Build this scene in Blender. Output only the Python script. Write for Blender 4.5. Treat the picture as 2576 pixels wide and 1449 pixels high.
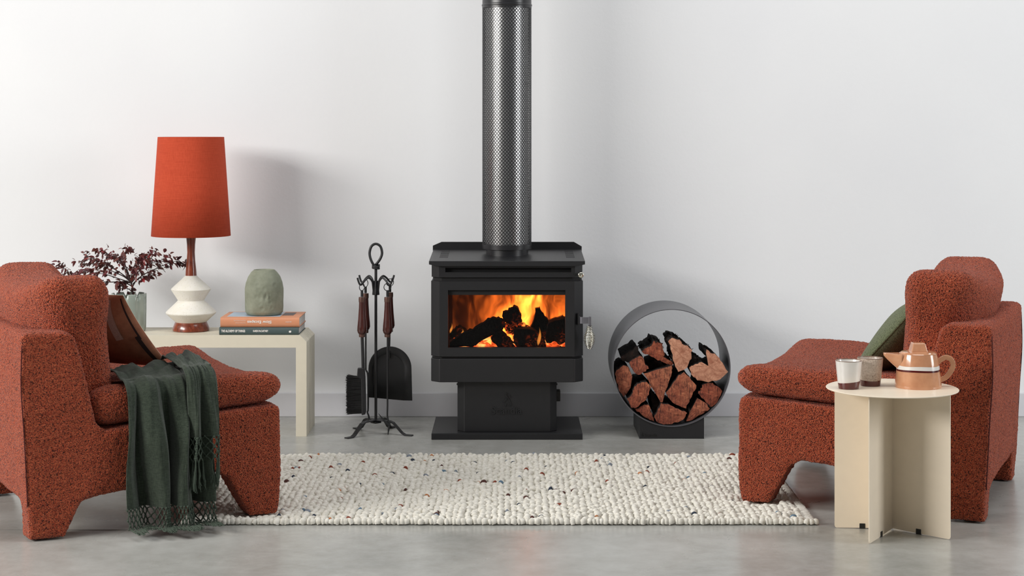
import bpy, bmesh, math, random
import numpy as np
from mathutils import Vector, Matrix, noise

random.seed(7)
rng = np.random.default_rng(7)
PI = math.pi
scene = bpy.context.scene
COL = scene.collection
for _o in list(bpy.data.objects):
    bpy.data.objects.remove(_o, do_unlink=True)

# ------------------------------------------------------------------ camera
F_PX, HOR, MID, CAM_H = 4400.0, 330.0, 1288.0, 1.2
cam_data = bpy.data.cameras.new('camera')
cam_data.sensor_width = 36.0
cam_data.lens = 36.0 * F_PX / 2576.0
cam_data.shift_y = -(724.5 - HOR) / 2576.0
cam_data.clip_end = 60
cam = bpy.data.objects.new('camera', cam_data)
cam.location = (0, 0, CAM_H)
cam.rotation_euler = (PI / 2, 0, 0)
COL.objects.link(cam)
scene.camera = cam

# ------------------------------------------------------------------ world, lights, exposure
world = bpy.data.worlds.new('studio_world')
scene.world = world
world.use_nodes = True
bgn = world.node_tree.nodes['Background']
bgn.inputs['Color'].default_value = (0.97, 0.98, 1.0, 1)
bgn.inputs['Strength'].default_value = 0.14


def area_light(name, loc, target, size, size_y, power, color):
    d = bpy.data.lights.new(name, 'AREA')
    d.shape = 'RECTANGLE'
    d.size, d.size_y, d.energy, d.color = size, size_y, power, color
    o = bpy.data.objects.new(name, d)
    o.location = loc
    o.rotation_euler = (Vector(target) - Vector(loc)).to_track_quat('-Z', 'Y').to_euler()
    COL.objects.link(o)
    return o


area_light('key_light', (-5.5, 2.9, 2.6), (1.7, 6.2, 0.5), 3.4, 1.4, 368, (1.0, 0.975, 0.94))
area_light('side_light', (4.9, 4.4, 1.8), (1.6, 5.8, 0.6), 1.2, 2.0, 85, (0.97, 0.985, 1.0))
area_light('overhead_light', (0.4, 4.7, 4.5), (0.7, 7.0, 0.9), 4.4, 1.2, 96, (1.0, 1.0, 1.0))

scene.view_settings.view_transform = 'Standard'
scene.view_settings.look = 'None'
scene.view_settings.exposure = 0.0
scene.view_settings.gamma = 1.0
scene.view_settings.use_curve_mapping = False


# ------------------------------------------------------------------ helpers
def X(px, Y):
    return (px - MID) * Y / F_PX


def Z(py, Y):
    return CAM_H - (py - HOR) * Y / F_PX


def P(px, py, Y):
    return Vector((X(px, Y), Y, Z(py, Y)))


def lin(c):
    c = c / 255.0
    return c / 12.92 if c <= 0.04045 else ((c + 0.055) / 1.055) ** 2.4


def rgb(r, g, b):
    return (lin(r), lin(g), lin(b), 1.0)


class NT:
    def __init__(self, name):
        self.m = bpy.data.materials.new(name)
        self.m.use_nodes = True
        self.t = self.m.node_tree
        self.b = self.t.nodes['Principled BSDF']
        self.tc = self.t.nodes.new('ShaderNodeTexCoord')

    def n(self, kind, **kw):
        x = self.t.nodes.new(kind)
        for k, v in kw.items():
            if k in x.inputs.keys():
                x.inputs[k].default_value = v
            else:
                setattr(x, k, v)
        return x

    def l(self, a, b):
        self.t.links.new(a, b)

    def coords(self, scale=(1, 1, 1), out='Object'):
        mp = self.n('ShaderNodeMapping')
        mp.inputs['Scale'].default_value = scale
        self.l(self.tc.outputs[out], mp.inputs['Vector'])
        return mp.outputs['Vector']

    def ramp(self, fac, stops):
        r = self.n('ShaderNodeValToRGB')
        e = r.color_ramp.elements
        e[0].position, e[0].color = stops[0]
        e[1].position, e[1].color = stops[-1]
        for p, c in stops[1:-1]:
            x = e.new(p)
            x.color = c
        self.l(fac, r.inputs['Fac'])
        return r.outputs['Color']

    def noise(self, vec, scale, detail=4, rough=0.5, dist=0.0):
        x = self.n('ShaderNodeTexNoise')
        x.inputs['Scale'].default_value = scale
        x.inputs['Detail'].default_value = detail
        x.inputs['Roughness'].default_value = rough
        x.inputs['Distortion'].default_value = dist
        self.l(vec, x.inputs['Vector'])
        return x.outputs['Fac']

    def bump(self, h, strength, dist, prev=None):
        x = self.n('ShaderNodeBump')
        x.inputs['Strength'].default_value = strength
        x.inputs['Distance'].default_value = dist
        self.l(h, x.inputs['Height'])
        if prev is not None:
            self.l(prev, x.inputs['Normal'])
        return x.outputs['Normal']

    def normal(self, n):
        self.l(n, self.b.inputs['Normal'])


def plain(name, col, rough=0.5, metal=0.0, spec=0.5, coat=0.0, var=0.06, vscale=30, bump=0.0, bscale=200, bdist=0.001):
    t = NT(name)
    v = t.coords()
    f = t.noise(v, vscale, 3)
    dark = tuple(c * (1 - var) for c in col[:3]) + (1,)
    lite = tuple(min(1, c * (1 + var)) for c in col[:3]) + (1,)
    t.l(t.ramp(f, [(0.3, dark), (0.7, lite)]), t.b.inputs['Base Color'])
    t.b.inputs['Roughness'].default_value = rough
    t.b.inputs['Metallic'].default_value = metal
    t.b.inputs['Specular IOR Level'].default_value = spec
    t.b.inputs['Coat Weight'].default_value = coat
    t.b.inputs['Coat Roughness'].default_value = 0.08
    if bump > 0:
        t.normal(t.bump(t.noise(v, bscale, 3), bump, bdist))
    return t.m


def boucle(name, dark, mid, lite, size=150.0, dist=0.004):
    t = NT(name)
    v = t.coords()
    nz = t.n('ShaderNodeTexNoise', Scale=size * 0.9, Detail=2.0)
    t.l(v, nz.inputs['Vector'])
    mx = t.n('ShaderNodeVectorMath', operation='MULTIPLY_ADD')
    t.l(nz.outputs['Color'], mx.inputs[0])
    mx.inputs[1].default_value = (0.0016,) * 3
    t.l(v, mx.inputs[2])
    vo = t.n('ShaderNodeTexVoronoi', feature='SMOOTH_F1')
    vo.inputs['Scale'].default_value = size
    vo.inputs['Smoothness'].default_value = 0.35
    t.l(mx.outputs[0], vo.inputs['Vector'])
    hue = t.ramp(t.noise(v, size * 0.8, 2), [(0.35, mid), (0.72, lite)])
    mix = t.n('ShaderNodeMix', data_type='RGBA')
    mr = t.n('ShaderNodeMapRange')
    mr.inputs['From Min'].default_value = 0.46
    mr.inputs['From Max'].default_value = 0.86
    t.l(vo.outputs['Distance'], mr.inputs['Value'])
    t.l(mr.outputs[0], mix.inputs['Factor'])
    t.l(hue, mix.inputs['A'])
    mix.inputs['B'].default_value = dark  # shade in the gaps between nubs, painted in as a darker colour
    t.l(mix.outputs['Result'], t.b.inputs['Base Color'])
    t.b.inputs['Roughness'].default_value = 0.95
    t.b.inputs['Specular IOR Level'].default_value = 0.15
    t.b.inputs['Sheen Weight'].default_value = 0.15
    t.b.inputs['Sheen Roughness'].default_value = 0.5
    bp = t.n('ShaderNodeBump', invert=True)
    bp.inputs['Strength'].default_value = 1.0
    bp.inputs['Distance'].default_value = dist
    t.l(vo.outputs['Distance'], bp.inputs['Height'])
    n2 = t.bump(t.noise(v, size * 2.2, 2), 0.4, 0.002, bp.outputs['Normal'])
    t.normal(n2)
    return t.m


def wood(name, dark, lite, scale=(1, 1, 0.15), ns=60, rough=0.3, coat=0.5, dist=1.5):
    t = NT(name)
    v = t.coords(scale)
    f = t.noise(v, ns, 5, 0.6, dist)
    t.l(t.ramp(f, [(0.3, dark), (0.68, lite)]), t.b.inputs['Base Color'])
    t.b.inputs['Roughness'].default_value = rough
    t.b.inputs['Coat Weight'].default_value = coat
    t.b.inputs['Coat Roughness'].default_value = 0.12
    return t.m


# ---- geometry
def add_box(bm, c, s, rot=None):
    r = bmesh.ops.create_cube(bm, size=1.0)
    M = Matrix.Translation(c) @ (rot.to_4x4() if rot is not None else Matrix.Identity(4)) @ Matrix.Diagonal((s[0], s[1], s[2], 1))
    bmesh.ops.transform(bm, matrix=M, verts=r['verts'])
    return r['verts']


def add_lathe(bm, prof, n=48, c=(0, 0, 0), cap=True, rfun=None, axis='Z'):
    rings = []
    for r, z in prof:
        ring = []
        for i in range(n):
            a = 2 * PI * i / n
            rr = r * (rfun(a, z) if rfun else 1)
            p = (rr * math.cos(a), rr * math.sin(a), z)
            if axis == 'Y':
                p = (p[0], -p[2], p[1])
            elif axis == 'X':
                p = (p[2], p[0], p[1])
            ring.append(bm.verts.new((c[0] + p[0], c[1] + p[1], c[2] + p[2])))
        rings.append(ring)
    for a, b in zip(rings[:-1], rings[1:]):
        for i in range(n):
            j = (i + 1) % n
            bm.faces.new((a[i], a[j], b[j], b[i]))
    if cap:
        bm.faces.new(rings[0][::-1])
        bm.faces.new(rings[-1])
    return rings


def add_tube(bm, pts, r, n=10, cap=True, sq=None, up=None, closed=False):
    """round (or sq=(w,t) rectangular) section swept along pts; r may be a list"""
    pts = [Vector(p) for p in pts]
    m = len(pts)
    rings = []
    prev_n = None
    for i, p in enumerate(pts):
        if closed:
            d = pts[(i + 1) % m] - pts[i - 1]
        elif i == 0:
            d = pts[1] - pts[0]
        elif i == m - 1:
            d = pts[-1] - pts[-2]
        else:
            d = (pts[i + 1] - pts[i]).normalized() + (pts[i] - pts[i - 1]).normalized()
        if d.length < 1e-9:
            d = Vector((0, 0, 1))
        d.normalize()
        if up is not None:
            nrm = Vector(up).cross(d)
        elif prev_n is None:
            nrm = d.cross(Vector((0, 0, 1)) if abs(d.z) < 0.9 else Vector((0, 1, 0)))
        else:
            nrm = prev_n - d * prev_n.dot(d)
        if nrm.length < 1e-6:
            nrm = d.cross(Vector((1, 0, 0)))
        nrm.normalize()
        prev_n = nrm
        b = d.cross(nrm)
        rr = r[i] if isinstance(r, (list, tuple)) else r
        if sq:
            w, t = sq
            ring = [bm.verts.new(p + nrm * (w / 2 * sx) + b * (t / 2 * sy)) for sx, sy in ((1, 1), (-1, 1), (-1, -1), (1, -1))]
        else:
            ring = [bm.verts.new(p + (nrm * math.cos(2 * PI * k / n) + b * math.sin(2 * PI * k / n)) * rr) for k in range(n)]
        rings.append(ring)
    k = len(rings[0])
    pairs = list(zip(rings[:-1], rings[1:]))
    if closed:
        pairs.append((rings[-1], rings[0]))
    for a, b2 in pairs:
        for i in range(k):
            j = (i + 1) % k
            bm.faces.new((a[i], a[j], b2[j], b2[i]))
    if cap and not closed:
        bm.faces.new(rings[0][::-1])
        bm.faces.new(rings[-1])


def add_prism(bm, poly, y0, y1, fn=None):
    """poly in xz extruded in y"""
    a = [bm.verts.new((x, y0, z)) for x, z in poly]
    b = [bm.verts.new((x, y1, z)) for x, z in poly]
    n = len(poly)
    f = [bm.faces.new(a), bm.faces.new(b[::-1])]
    for i in range(n):
        j = (i + 1) % n
        f.append(bm.faces.new((a[j], a[i], b[i], b[j])))
    return a, b


def add_prism_z(bm, poly, z0, z1):
    a = [bm.verts.new((x, y, z0)) for x, y in poly]
    b = [bm.verts.new((x, y, z1)) for x, y in poly]
    n = len(poly)
    bm.faces.new(a[::-1])
    bm.faces.new(b)
    for i in range(n):
        j = (i + 1) % n
        bm.faces.new((a[i], a[j], b[j], b[i]))


def smooth_path(pts, sub=6):
    pts = [Vector(p) for p in pts]
    out = []
    n = len(pts)
    for i in range(n - 1):
        p0, p1, p2, p3 = pts[max(i - 1, 0)], pts[i], pts[i + 1], pts[min(i + 2, n - 1)]
        for k in range(sub):
            t = k / sub
            out.append(0.5 * ((2 * p1) + (p2 - p0) * t + (2 * p0 - 5 * p1 + 4 * p2 - p3) * t * t + (3 * p1 - p0 - 3 * p2 + p3) * t ** 3))
    out.append(pts[-1])
    return out


def mesh_of(bm, name, recalc=True):
    if recalc:
        bmesh.ops.recalc_face_normals(bm, faces=bm.faces)
    me = bpy.data.meshes.new(name)
    bm.to_mesh(me)
    bm.free()
    return me


def obj(name, geo, mat, parent=None, smooth=None, bevel=0.0, loc=None, seg=2):
    me = mesh_of(geo, name) if isinstance(geo, bmesh.types.BMesh) else geo
    if mat is not None and len(me.materials) == 0:
        for m in (mat if isinstance(mat, (list, tuple)) else [mat]):
            me.materials.append(m)
    if smooth is not None:
        me.shade_smooth()
        if smooth < 170:
            me.set_sharp_from_angle(angle=math.radians(smooth))
    o = bpy.data.objects.new(name, me)
    COL.objects.link(o)
    if parent is not None:
        o.parent = parent
    if loc is not None:
        o.location = loc
    if bevel > 0:
        b = o.modifiers.new('bevel', 'BEVEL')
        b.width = bevel
        b.segments = seg
        b.limit_method = 'ANGLE'
        b.angle_limit = math.radians(30)
        b.harden_normals = False
    return o


def tag(o, label, cat, group=None):
    o['label'] = label
    o['category'] = cat
    if group:
        o['group'] = group
    return o


def thing(name, label, cat, loc=(0, 0, 0), rot=(0, 0, 0), group=None):
    o = bpy.data.objects.new(name, None)
    COL.objects.link(o)
    o.location = loc
    o.rotation_euler = rot
    o.empty_display_size = 0.1
    return tag(o, label, cat, group)


def struct(name, bm, m, **kw):
    o = obj(name, bm, m, **kw)
    o['kind'] = 'structure'
    return o


def bake(o):
    """apply the modifiers into a fresh mesh"""
    dg = bpy.context.evaluated_depsgraph_get()
    dg.update()
    me = bpy.data.meshes.new_from_object(o.evaluated_get(dg))
    o.modifiers.clear()
    old = o.data
    o.data = me
    bpy.data.meshes.remove(old)
    return o


def text_mesh(s, width, height=None, depth=0.0005, bold=0.0, shear=0.0):
    """text in the xz plane facing -y, centred; width in metres"""
    cu = bpy.data.curves.new('lettering', 'FONT')
    cu.body = s
    cu.size = 1.0
    cu.extrude = 0.5
    cu.offset = bold
    cu.resolution_u = 3
    cu.shear = shear
    to = bpy.data.objects.new('lettering', cu)
    COL.objects.link(to)
    dg = bpy.context.evaluated_depsgraph_get()
    dg.update()
    me = bpy.data.meshes.new_from_object(to.evaluated_get(dg))
    bpy.data.objects.remove(to, do_unlink=True)
    bpy.data.curves.remove(cu)
    n = len(me.vertices)
    co = np.empty(n * 3)
    me.vertices.foreach_get('co', co)
    co = co.reshape(-1, 3)
    mn, mx = co.min(0), co.max(0)
    c = (mn + mx) / 2
    sx = width / (mx[0] - mn[0])
    sy = height / (mx[1] - mn[1]) if height else sx
    out = np.stack([(co[:, 0] - c[0]) * sx, -(co[:, 2]) * depth, (co[:, 1] - c[1]) * sy], 1)
    me.vertices.foreach_set('co', out.ravel())
    me.materials.clear()
    me.update()
    return me


# ------------------------------------------------------------------ materials
M = {}
t = NT('wall_paint')
v = t.coords(out='Object')
t.l(t.ramp(t.noise(v, 1.3, 3), [(0.3, rgb(224, 225, 227)), (0.7, rgb(229, 230, 231))]), t.b.inputs['Base Color'])
t.b.inputs['Roughness'].default_value = 0.75
t.b.inputs['Specular IOR Level'].default_value = 0.3
t.normal(t.bump(t.noise(v, 55, 4, 0.55), 0.22, 0.003))
M['wall'] = t.m
M['skirting'] = plain('skirting_paint', rgb(205, 205, 209), 0.45, var=0.01, bump=0.1, bscale=90)
t = NT('polished_concrete')
v = t.coords()
a = t.noise(v, 1.6, 6, 0.6, 0.4)
c1 = t.ramp(a, [(0.28, rgb(158, 159, 154)), (0.5, rgb(178, 178, 173)), (0.74, rgb(192, 193, 189))])
b_ = t.noise(v, 14, 6, 0.7)
c2 = t.ramp(b_, [(0.3, rgb(212, 210, 206)), (0.65, rgb(255, 255, 255))])
mx = t.n('ShaderNodeMix', data_type='RGBA', blend_type='MULTIPLY')
mx.inputs['Factor'].default_value = 0.55
t.l(c1, mx.inputs['A'])
t.l(c2, mx.inputs['B'])
t.l(mx.outputs['Result'], t.b.inputs['Base Color'])
rr = t.n('ShaderNodeMapRange')
rr.inputs['To Min'].default_value = 0.2
rr.inputs['To Max'].default_value = 0.34
t.l(a, rr.inputs['Value'])
t.l(rr.outputs[0], t.b.inputs['Roughness'])
t.normal(t.bump(t.noise(v, 60, 4), 0.05, 0.002))
M['floor'] = t.m
M['joint'] = plain('joint_filler', rgb(120, 118, 114), 0.8)

M['stove'] = plain('matt_black_steel', rgb(29, 29, 31), 0.42, 0.0, 0.5, var=0.05, bump=0.12, bscale=700, bdist=0.0006)
M['stove_dark'] = plain('black_steel_recess', rgb(14, 14, 15), 0.7, var=0.05)
M['casing'] = plain('satin_black_casing', rgb(28, 28, 31), 0.34, 0.0, 0.6, var=0.04)
M['steel'] = plain('stainless_flue', rgb(235, 235, 235), 0.34, 1.0, var=0.02)
M['chrome'] = plain('chrome', rgb(225, 222, 208), 0.16, 1.0, var=0.02)
M['brushed'] = plain('brushed_steel', rgb(150, 150, 158), 0.35, 1.0, var=0.03)
M['iron'] = plain('black_iron', rgb(26, 26, 28), 0.42, 0.0, 0.5, var=0.15, bump=0.25, bscale=250, bdist=0.001)
M['bronze'] = plain('antique_bronze', rgb(100, 74, 66), 0.4, 0.6, var=0.1)
M['bristle'] = plain('black_bristle', rgb(14, 14, 15), 0.5, var=0.2)
M['boucle'] = boucle('rust_boucle', rgb(56, 15, 10), rgb(168, 66, 40), rgb(212, 112, 74), 300.0, 0.006)
M['green_boucle'] = boucle('green_boucle', rgb(58, 64, 44), rgb(104, 112, 82), rgb(128, 136, 104), 420, 0.002)
M['seam'] = plain('dark_rust_seam', rgb(70, 18, 12), 0.95)
M['cream'] = plain('cream_powder_coat', rgb(240, 226, 204), 0.42, var=0.015, bump=0.06, bscale=600)
M['bench'] = plain('pale_stone_powder_coat', rgb(214, 207, 188), 0.4, var=0.015)
M['plastic'] = plain('black_plastic', rgb(20, 20, 20), 0.4)
M['walnut'] = wood('polished_walnut', rgb(78, 30, 18), rgb(150, 70, 42), (1, 1, 0.12), 55)
M['handle_wood'] = wood('dark_red_wood', rgb(46, 16, 13), rgb(78, 32, 26), (1, 1, 0.1), 90, 0.3, 0.4)

# speckled ceramic
t = NT('speckled_cream_ceramic')
v = t.coords()
vo = t.n('ShaderNodeTexVoronoi', Scale=150.0)
t.l(v, vo.inputs['Vector'])
cs = t.ramp(vo.outputs['Distance'], [(0.0, rgb(150, 120, 90)), (0.1, rgb(170, 146, 120)), (0.17, rgb(232, 228, 218))])
gate = t.noise(v, 60, 2)
mx = t.n('ShaderNodeMix', data_type='RGBA')
t.l(t.ramp(gate, [(0.46, (0, 0, 0, 1)), (0.5, (1, 1, 1, 1))]), mx.inputs['Factor'])
mx.inputs['A'].default_value = rgb(230, 226, 214)
t.l(cs, mx.inputs['B'])
t.l(mx.outputs['Result'], t.b.inputs['Base Color'])
t.b.inputs['Roughness'].default_value = 0.5
M['ceramic'] = t.m

# linen shade
t = NT('rust_linen')
v = t.coords((1, 1, 1))
w1 = t.noise(t.coords((1, 1, 60)), 18, 3, 0.7)
w2 = t.noise(t.coords((60, 60, 1)), 12, 3, 0.7)
ad = t.n('ShaderNodeMath', operation='ADD')
t.l(w1, ad.inputs[0])
t.l(w2, ad.inputs[1])
hf = t.n('ShaderNodeMath', operation='MULTIPLY')
hf.inputs[1].default_value = 0.5
t.l(ad.outputs[0], hf.inputs[0])
t.l(t.ramp(hf.outputs[0], [(0.38, rgb(170, 62, 38)), (0.62, rgb(196, 80, 52))]), t.b.inputs['Base Color'])
t.b.inputs['Roughness'].default_value = 0.85
t.b.inputs['Specular IOR Level'].default_value = 0.2
t.normal(t.bump(hf.outputs[0], 0.3, 0.001))
M['linen'] = t.m
M['shade_lining'] = plain('pale_shade_lining', rgb(120, 84, 78), 0.8)

M['sage_glaze'] = plain('sage_glaze', rgb(148, 158, 148), 0.18, coat=0.6, var=0.06, vscale=12)
M['soil'] = plain('potting_soil', rgb(40, 28, 20), 0.95, var=0.4, vscale=120, bump=0.8, bscale=150, bdist=0.004)
M['bark_twig'] = plain('dark_twig', rgb(48, 30, 28), 0.8, var=0.2)
t = NT('burgundy_leaf')
oi = t.n('ShaderNodeObjectInfo')
t.l(t.ramp(oi.outputs['Random'], [(0.0, rgb(62, 24, 30)), (0.35, rgb(92, 34, 40)), (0.6, rgb(118, 48, 52)), (0.8, rgb(84, 44, 32)), (0.95, rgb(128, 66, 66)), (1.0, rgb(170, 40, 44))]), t.b.inputs['Base Color'])
t.b.inputs['Roughness'].default_value = 0.45
M['leaf'] = t.m

# hand-dented clay vase
t = NT('sage_clay')
v = t.coords()
t.l(t.ramp(t.noise(v, 25, 4, 0.6), [(0.3, rgb(118, 122, 104)), (0.7, rgb(140, 144, 126))]), t.b.inputs['Base Color'])
t.b.inputs['Roughness'].default_value = 0.72
n1 = t.bump(t.noise(v, 120, 4, 0.6), 0.35, 0.002)
t.normal(n1)
M['clay'] = t.m

M['book_orange'] = plain('terracotta_cover', rgb(206, 140, 104), 0.45, var=0.03)
M['book_green'] = plain('deep_teal_cloth', rgb(66, 82, 82), 0.6, var=0.05, bump=0.15, bscale=900)
M['paper'] = NT('page_edges').m
t = NT('page_block')
v = t.coords((1, 1, 600))
t.l(t.ramp(t.noise(v, 1.5, 2), [(0.3, rgb(186, 182, 178)), (0.7, rgb(222, 219, 214))]), t.b.inputs['Base Color'])
t.b.inputs['Roughness'].default_value = 0.9
M['paper'] = t.m
M['ink_white'] = plain('white_ink', rgb(236, 232, 226), 0.6, var=0.01)
M['photo_blue'] = plain('printed_sky', rgb(172, 190, 206), 0.4, var=0.12, vscale=20)
M['photo_dark'] = plain('printed_dark', rgb(70, 52, 48), 0.4, var=0.5, vscale=40)
M['logo_black'] = plain('black_print', rgb(6, 6, 7), 0.5)

# throw weave
t = NT('green_woven_cotton')
v = t.coords()
w1 = t.noise(t.coords((700, 700, 40)), 1.0, 2, 0.6)
w2 = t.noise(t.coords((60, 60, 700)), 1.0, 2, 0.6)
ad = t.n('ShaderNodeMath', operation='ADD')
t.l(w1, ad.inputs[0])
t.l(w2, ad.inputs[1])
hf = t.n('ShaderNodeMath', operation='MULTIPLY')
hf.inputs[1].default_value = 0.5
t.l(ad.outputs[0], hf.inputs[0])
t.l(t.ramp(hf.outputs[0], [(0.35, rgb(34, 42, 34)), (0.62, rgb(66, 76, 63))]), t.b.inputs['Base Color'])
t.b.inputs['Roughness'].default_value = 0.9
t.b.inputs['Specular IOR Level'].default_value = 0.2
t.b.inputs['Sheen Weight'].default_value = 0.2
t.normal(t.bump(hf.outputs[0], 0.9, 0.002))
M['throw'] = t.m
M['tassel'] = plain('green_cotton_cord', rgb(60, 72, 60), 0.8, var=0.2, vscale=200)

# rug wool
t = NT('cream_wool')
v = t.coords()
t.l(t.ramp(t.noise(v, 60, 3), [(0.3, rgb(214, 210, 198)), (0.7, rgb(236, 233, 224))]), t.b.inputs['Base Color'])
t.b.inputs['Roughness'].default_value = 0.95
t.b.inputs['Specular IOR Level'].default_value = 0.1
t.normal(t.bump(t.noise(t.coords((600, 250, 600)), 1, 3), 0.35, 0.002))
M['wool'] = t.m
FLECK = [plain('fleck_' + n, c, 0.95, var=0.2, vscale=80) for n, c in (('rust', rgb(132, 66, 48)), ('navy', rgb(48, 56, 70)), ('slate', rgb(96, 122, 142)), ('brown', rgb(82, 50, 44)), ('tan', rgb(184, 124, 84)), ('grey', rgb(130, 138, 148)))]

# pottery on the side table
t = NT('peach_glaze')
v = t.coords()
t.l(t.ramp(t.noise(v, 30, 4), [(0.3, rgb(196, 138, 102)), (0.7, rgb(214, 158, 120))]), t.b.inputs['Base Color'])
t.b.inputs['Roughness'].default_value = 0.14
t.b.inputs['Coat Weight'].default_value = 0.5
t.b.inputs['Coat Roughness'].default_value = 0.05
M['peach'] = t.m
M['white_glaze'] = plain('white_glaze', rgb(232, 228, 222), 0.2, coat=0.5, var=0.02)
M['maroon'] = plain('maroon_glaze', rgb(84, 18, 16), 0.15, coat=0.6, var=0.15, vscale=60)
t = NT('speckled_stone_glaze')
v = t.coords()
f = t.noise(v, 220, 4, 0.7)
g = t.noise(v, 16, 2)
ad = t.n('ShaderNodeMath', operation='ADD')
t.l(f, ad.inputs[0])
t.l(g, ad.inputs[1])
hf = t.n('ShaderNodeMath', operation='MULTIPLY')
hf.inputs[1].default_value = 0.5
t.l(ad.outputs[0], hf.inputs[0])
t.l(t.ramp(hf.outputs[0], [(0.34, rgb(130, 108, 94)), (0.43, rgb(196, 180, 166)), (0.55, rgb(222, 210, 198))]), t.b.inputs['Base Color'])
t.b.inputs['Roughness'].default_value = 0.3
M['stone_glaze'] = t.m
M['rim'] = plain('brown_glaze_rim', rgb(130, 104, 84), 0.3)

# firewood
t = NT('split_redwood')
v = t.coords((1, 0.25, 1))
f = t.noise(v, 26, 6, 0.65, 2.0)
g = t.noise(t.coords((1, 1, 1)), 9, 3)
ca = t.ramp(f, [(0.28, rgb(84, 44, 32)), (0.42, rgb(150, 88, 66)), (0.6, rgb(186, 122, 92)), (0.78, rgb(220, 168, 130))])
mx = t.n('ShaderNodeMix', data_type='RGBA', blend_type='MULTIPLY')
mx.inputs['Factor'].default_value = 0.6
t.l(ca, mx.inputs['A'])
t.l(t.ramp(g, [(0.35, rgb(190, 140, 128)), (0.65, rgb(255, 250, 240))]), mx.inputs['B'])
oi = t.n('ShaderNodeObjectInfo')
m2 = t.n('ShaderNodeMix', data_type='RGBA', blend_type='MULTIPLY')
m2.inputs['Factor'].default_value = 0.9
t.l(mx.outputs['Result'], m2.inputs['A'])
t.l(t.ramp(oi.outputs['Random'], [(0.0, rgb(255, 220, 204)), (0.5, rgb(255, 250, 245)), (1.0, rgb(232, 196, 186))]), m2.inputs['B'])
streak = t.ramp(t.noise(t.coords((1, 1, 0.16)), 170, 4, 0.7, 0.6), [(0.36, rgb(90, 60, 50)), (0.5, rgb(255, 255, 255)), (0.75, rgb(255, 245, 225))])
m3 = t.n('ShaderNodeMix', data_type='RGBA', blend_type='MULTIPLY')
m3.inputs['Factor'].default_value = 0.75
t.l(m2.outputs['Result'], m3.inputs['A'])
t.l(streak, m3.inputs['B'])
t.l(m3.outputs['Result'], t.b.inputs['Base Color'])
t.b.inputs['Roughness'].default_value = 0.85
t.normal(t.bump(t.noise(v, 90, 5, 0.7, 1.0), 1.0, 0.006))
M['log_end'] = t.m
t = NT('pale_sapwood')
v = t.coords()
t.l(t.ramp(t.noise(v, 30, 5, 0.6, 2), [(0.3, rgb(150, 92, 68)), (0.7, rgb(206, 152, 122))]), t.b.inputs['Base Color'])
t.b.inputs['Roughness'].default_value = 0.85
t.normal(t.bump(t.noise(v, 90, 5, 0.7, 1.0), 0.8, 0.004))
M['log_pale'] = t.m
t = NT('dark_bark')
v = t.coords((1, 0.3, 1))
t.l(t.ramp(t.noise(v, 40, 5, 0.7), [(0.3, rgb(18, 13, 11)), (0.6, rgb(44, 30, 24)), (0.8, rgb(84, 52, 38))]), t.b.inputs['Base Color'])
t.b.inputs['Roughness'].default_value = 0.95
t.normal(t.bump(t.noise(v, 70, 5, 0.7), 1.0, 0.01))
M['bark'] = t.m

# charred burning wood: black with glowing cracks
def char_mat(name, glow, thr):
    t = NT(name)
    v = t.coords()
    vo = t.n('ShaderNodeTexVoronoi', feature='DISTANCE_TO_EDGE')
    vo.inputs['Scale'].default_value = 75
    t.l(v, vo.inputs['Vector'])
    crack = t.ramp(t.noise(v, 70, 5, 0.7, 1.5), [(0.5, (0, 0, 0, 1)), (0.72, (1, 1, 1, 1))])
    patch = t.ramp(t.noise(v, 9, 4, 0.6), [(thr, (0, 0, 0, 1)), (thr + 0.14, (1, 1, 1, 1))])
    mu = t.n('ShaderNodeMath', operation='MULTIPLY')
    t.l(crack, mu.inputs[0])
    t.l(patch, mu.inputs[1])
    ms = t.n('ShaderNodeMath', operation='MULTIPLY')
    ms.inputs[1].default_value = glow
    t.l(mu.outputs[0], ms.inputs[0])
    t.b.inputs['Base Color'].default_value = rgb(7, 5, 5)
    t.b.inputs['Specular IOR Level'].default_value = 0.1
    t.b.inputs['Roughness'].default_value = 0.9
    t.b.inputs['Emission Color'].default_value = (1.0, 0.11, 0.02, 1)
    t.l(ms.outputs[0], t.b.inputs['Emission Strength'])
    t.normal(t.bump(vo.outputs['Distance'], 1.0, 0.01))
    return t.m


M['char'] = char_mat('charred_log', 0.28, 0.52)
M['char_hot'] = char_mat('charred_log_glowing', 3.0, 0.44)
t = NT('glowing_embers')
v = t.coords()
vo = t.n('ShaderNodeTexVoronoi', Scale=70.0)
t.l(v, vo.inputs['Vector'])
hot = t.ramp(t.noise(v, 22, 4, 0.7), [(0.36, (0.03, 0.002, 0.0, 1)), (0.5, (1.0, 0.1, 0.015, 1)), (0.62, (1.0, 0.5, 0.12, 1))])
t.l(hot, t.b.inputs['Emission Color'])
t.b.inputs['Emission Strength'].default_value = 1.3
t.b.inputs['Base Color'].default_value = rgb(20, 10, 8)
t.normal(t.bump(vo.outputs['Distance'], 1.0, 0.01))
M['ember'] = t.m
M['firebrick'] = plain('sooty_firebrick', rgb(46, 26, 20), 0.9, var=0.3, vscale=30)

# flame volume (emission only, procedural)
t = NT('flame')
t.t.nodes.remove(t.b)
out = t.t.nodes['Material Output']


def vmath(op, a, b):
    x = t.n('ShaderNodeVectorMath', operation=op)
    for i, s in enumerate((a, b)):
        if isinstance(s, tuple):
            x.inputs[i].default_value = s
        else:
            t.l(s, x.inputs[i])
    return x.outputs[0]


def smath(op, a, b=0.0, clamp=False):
    x = t.n('ShaderNodeMath', operation=op)
    x.use_clamp = clamp
    for i, s in enumerate((a, b)):
        if isinstance(s, (int, float)):
            x.inputs[i].default_value = s
        else:
            t.l(s, x.inputs[i])
    return x.outputs[0]


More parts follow.
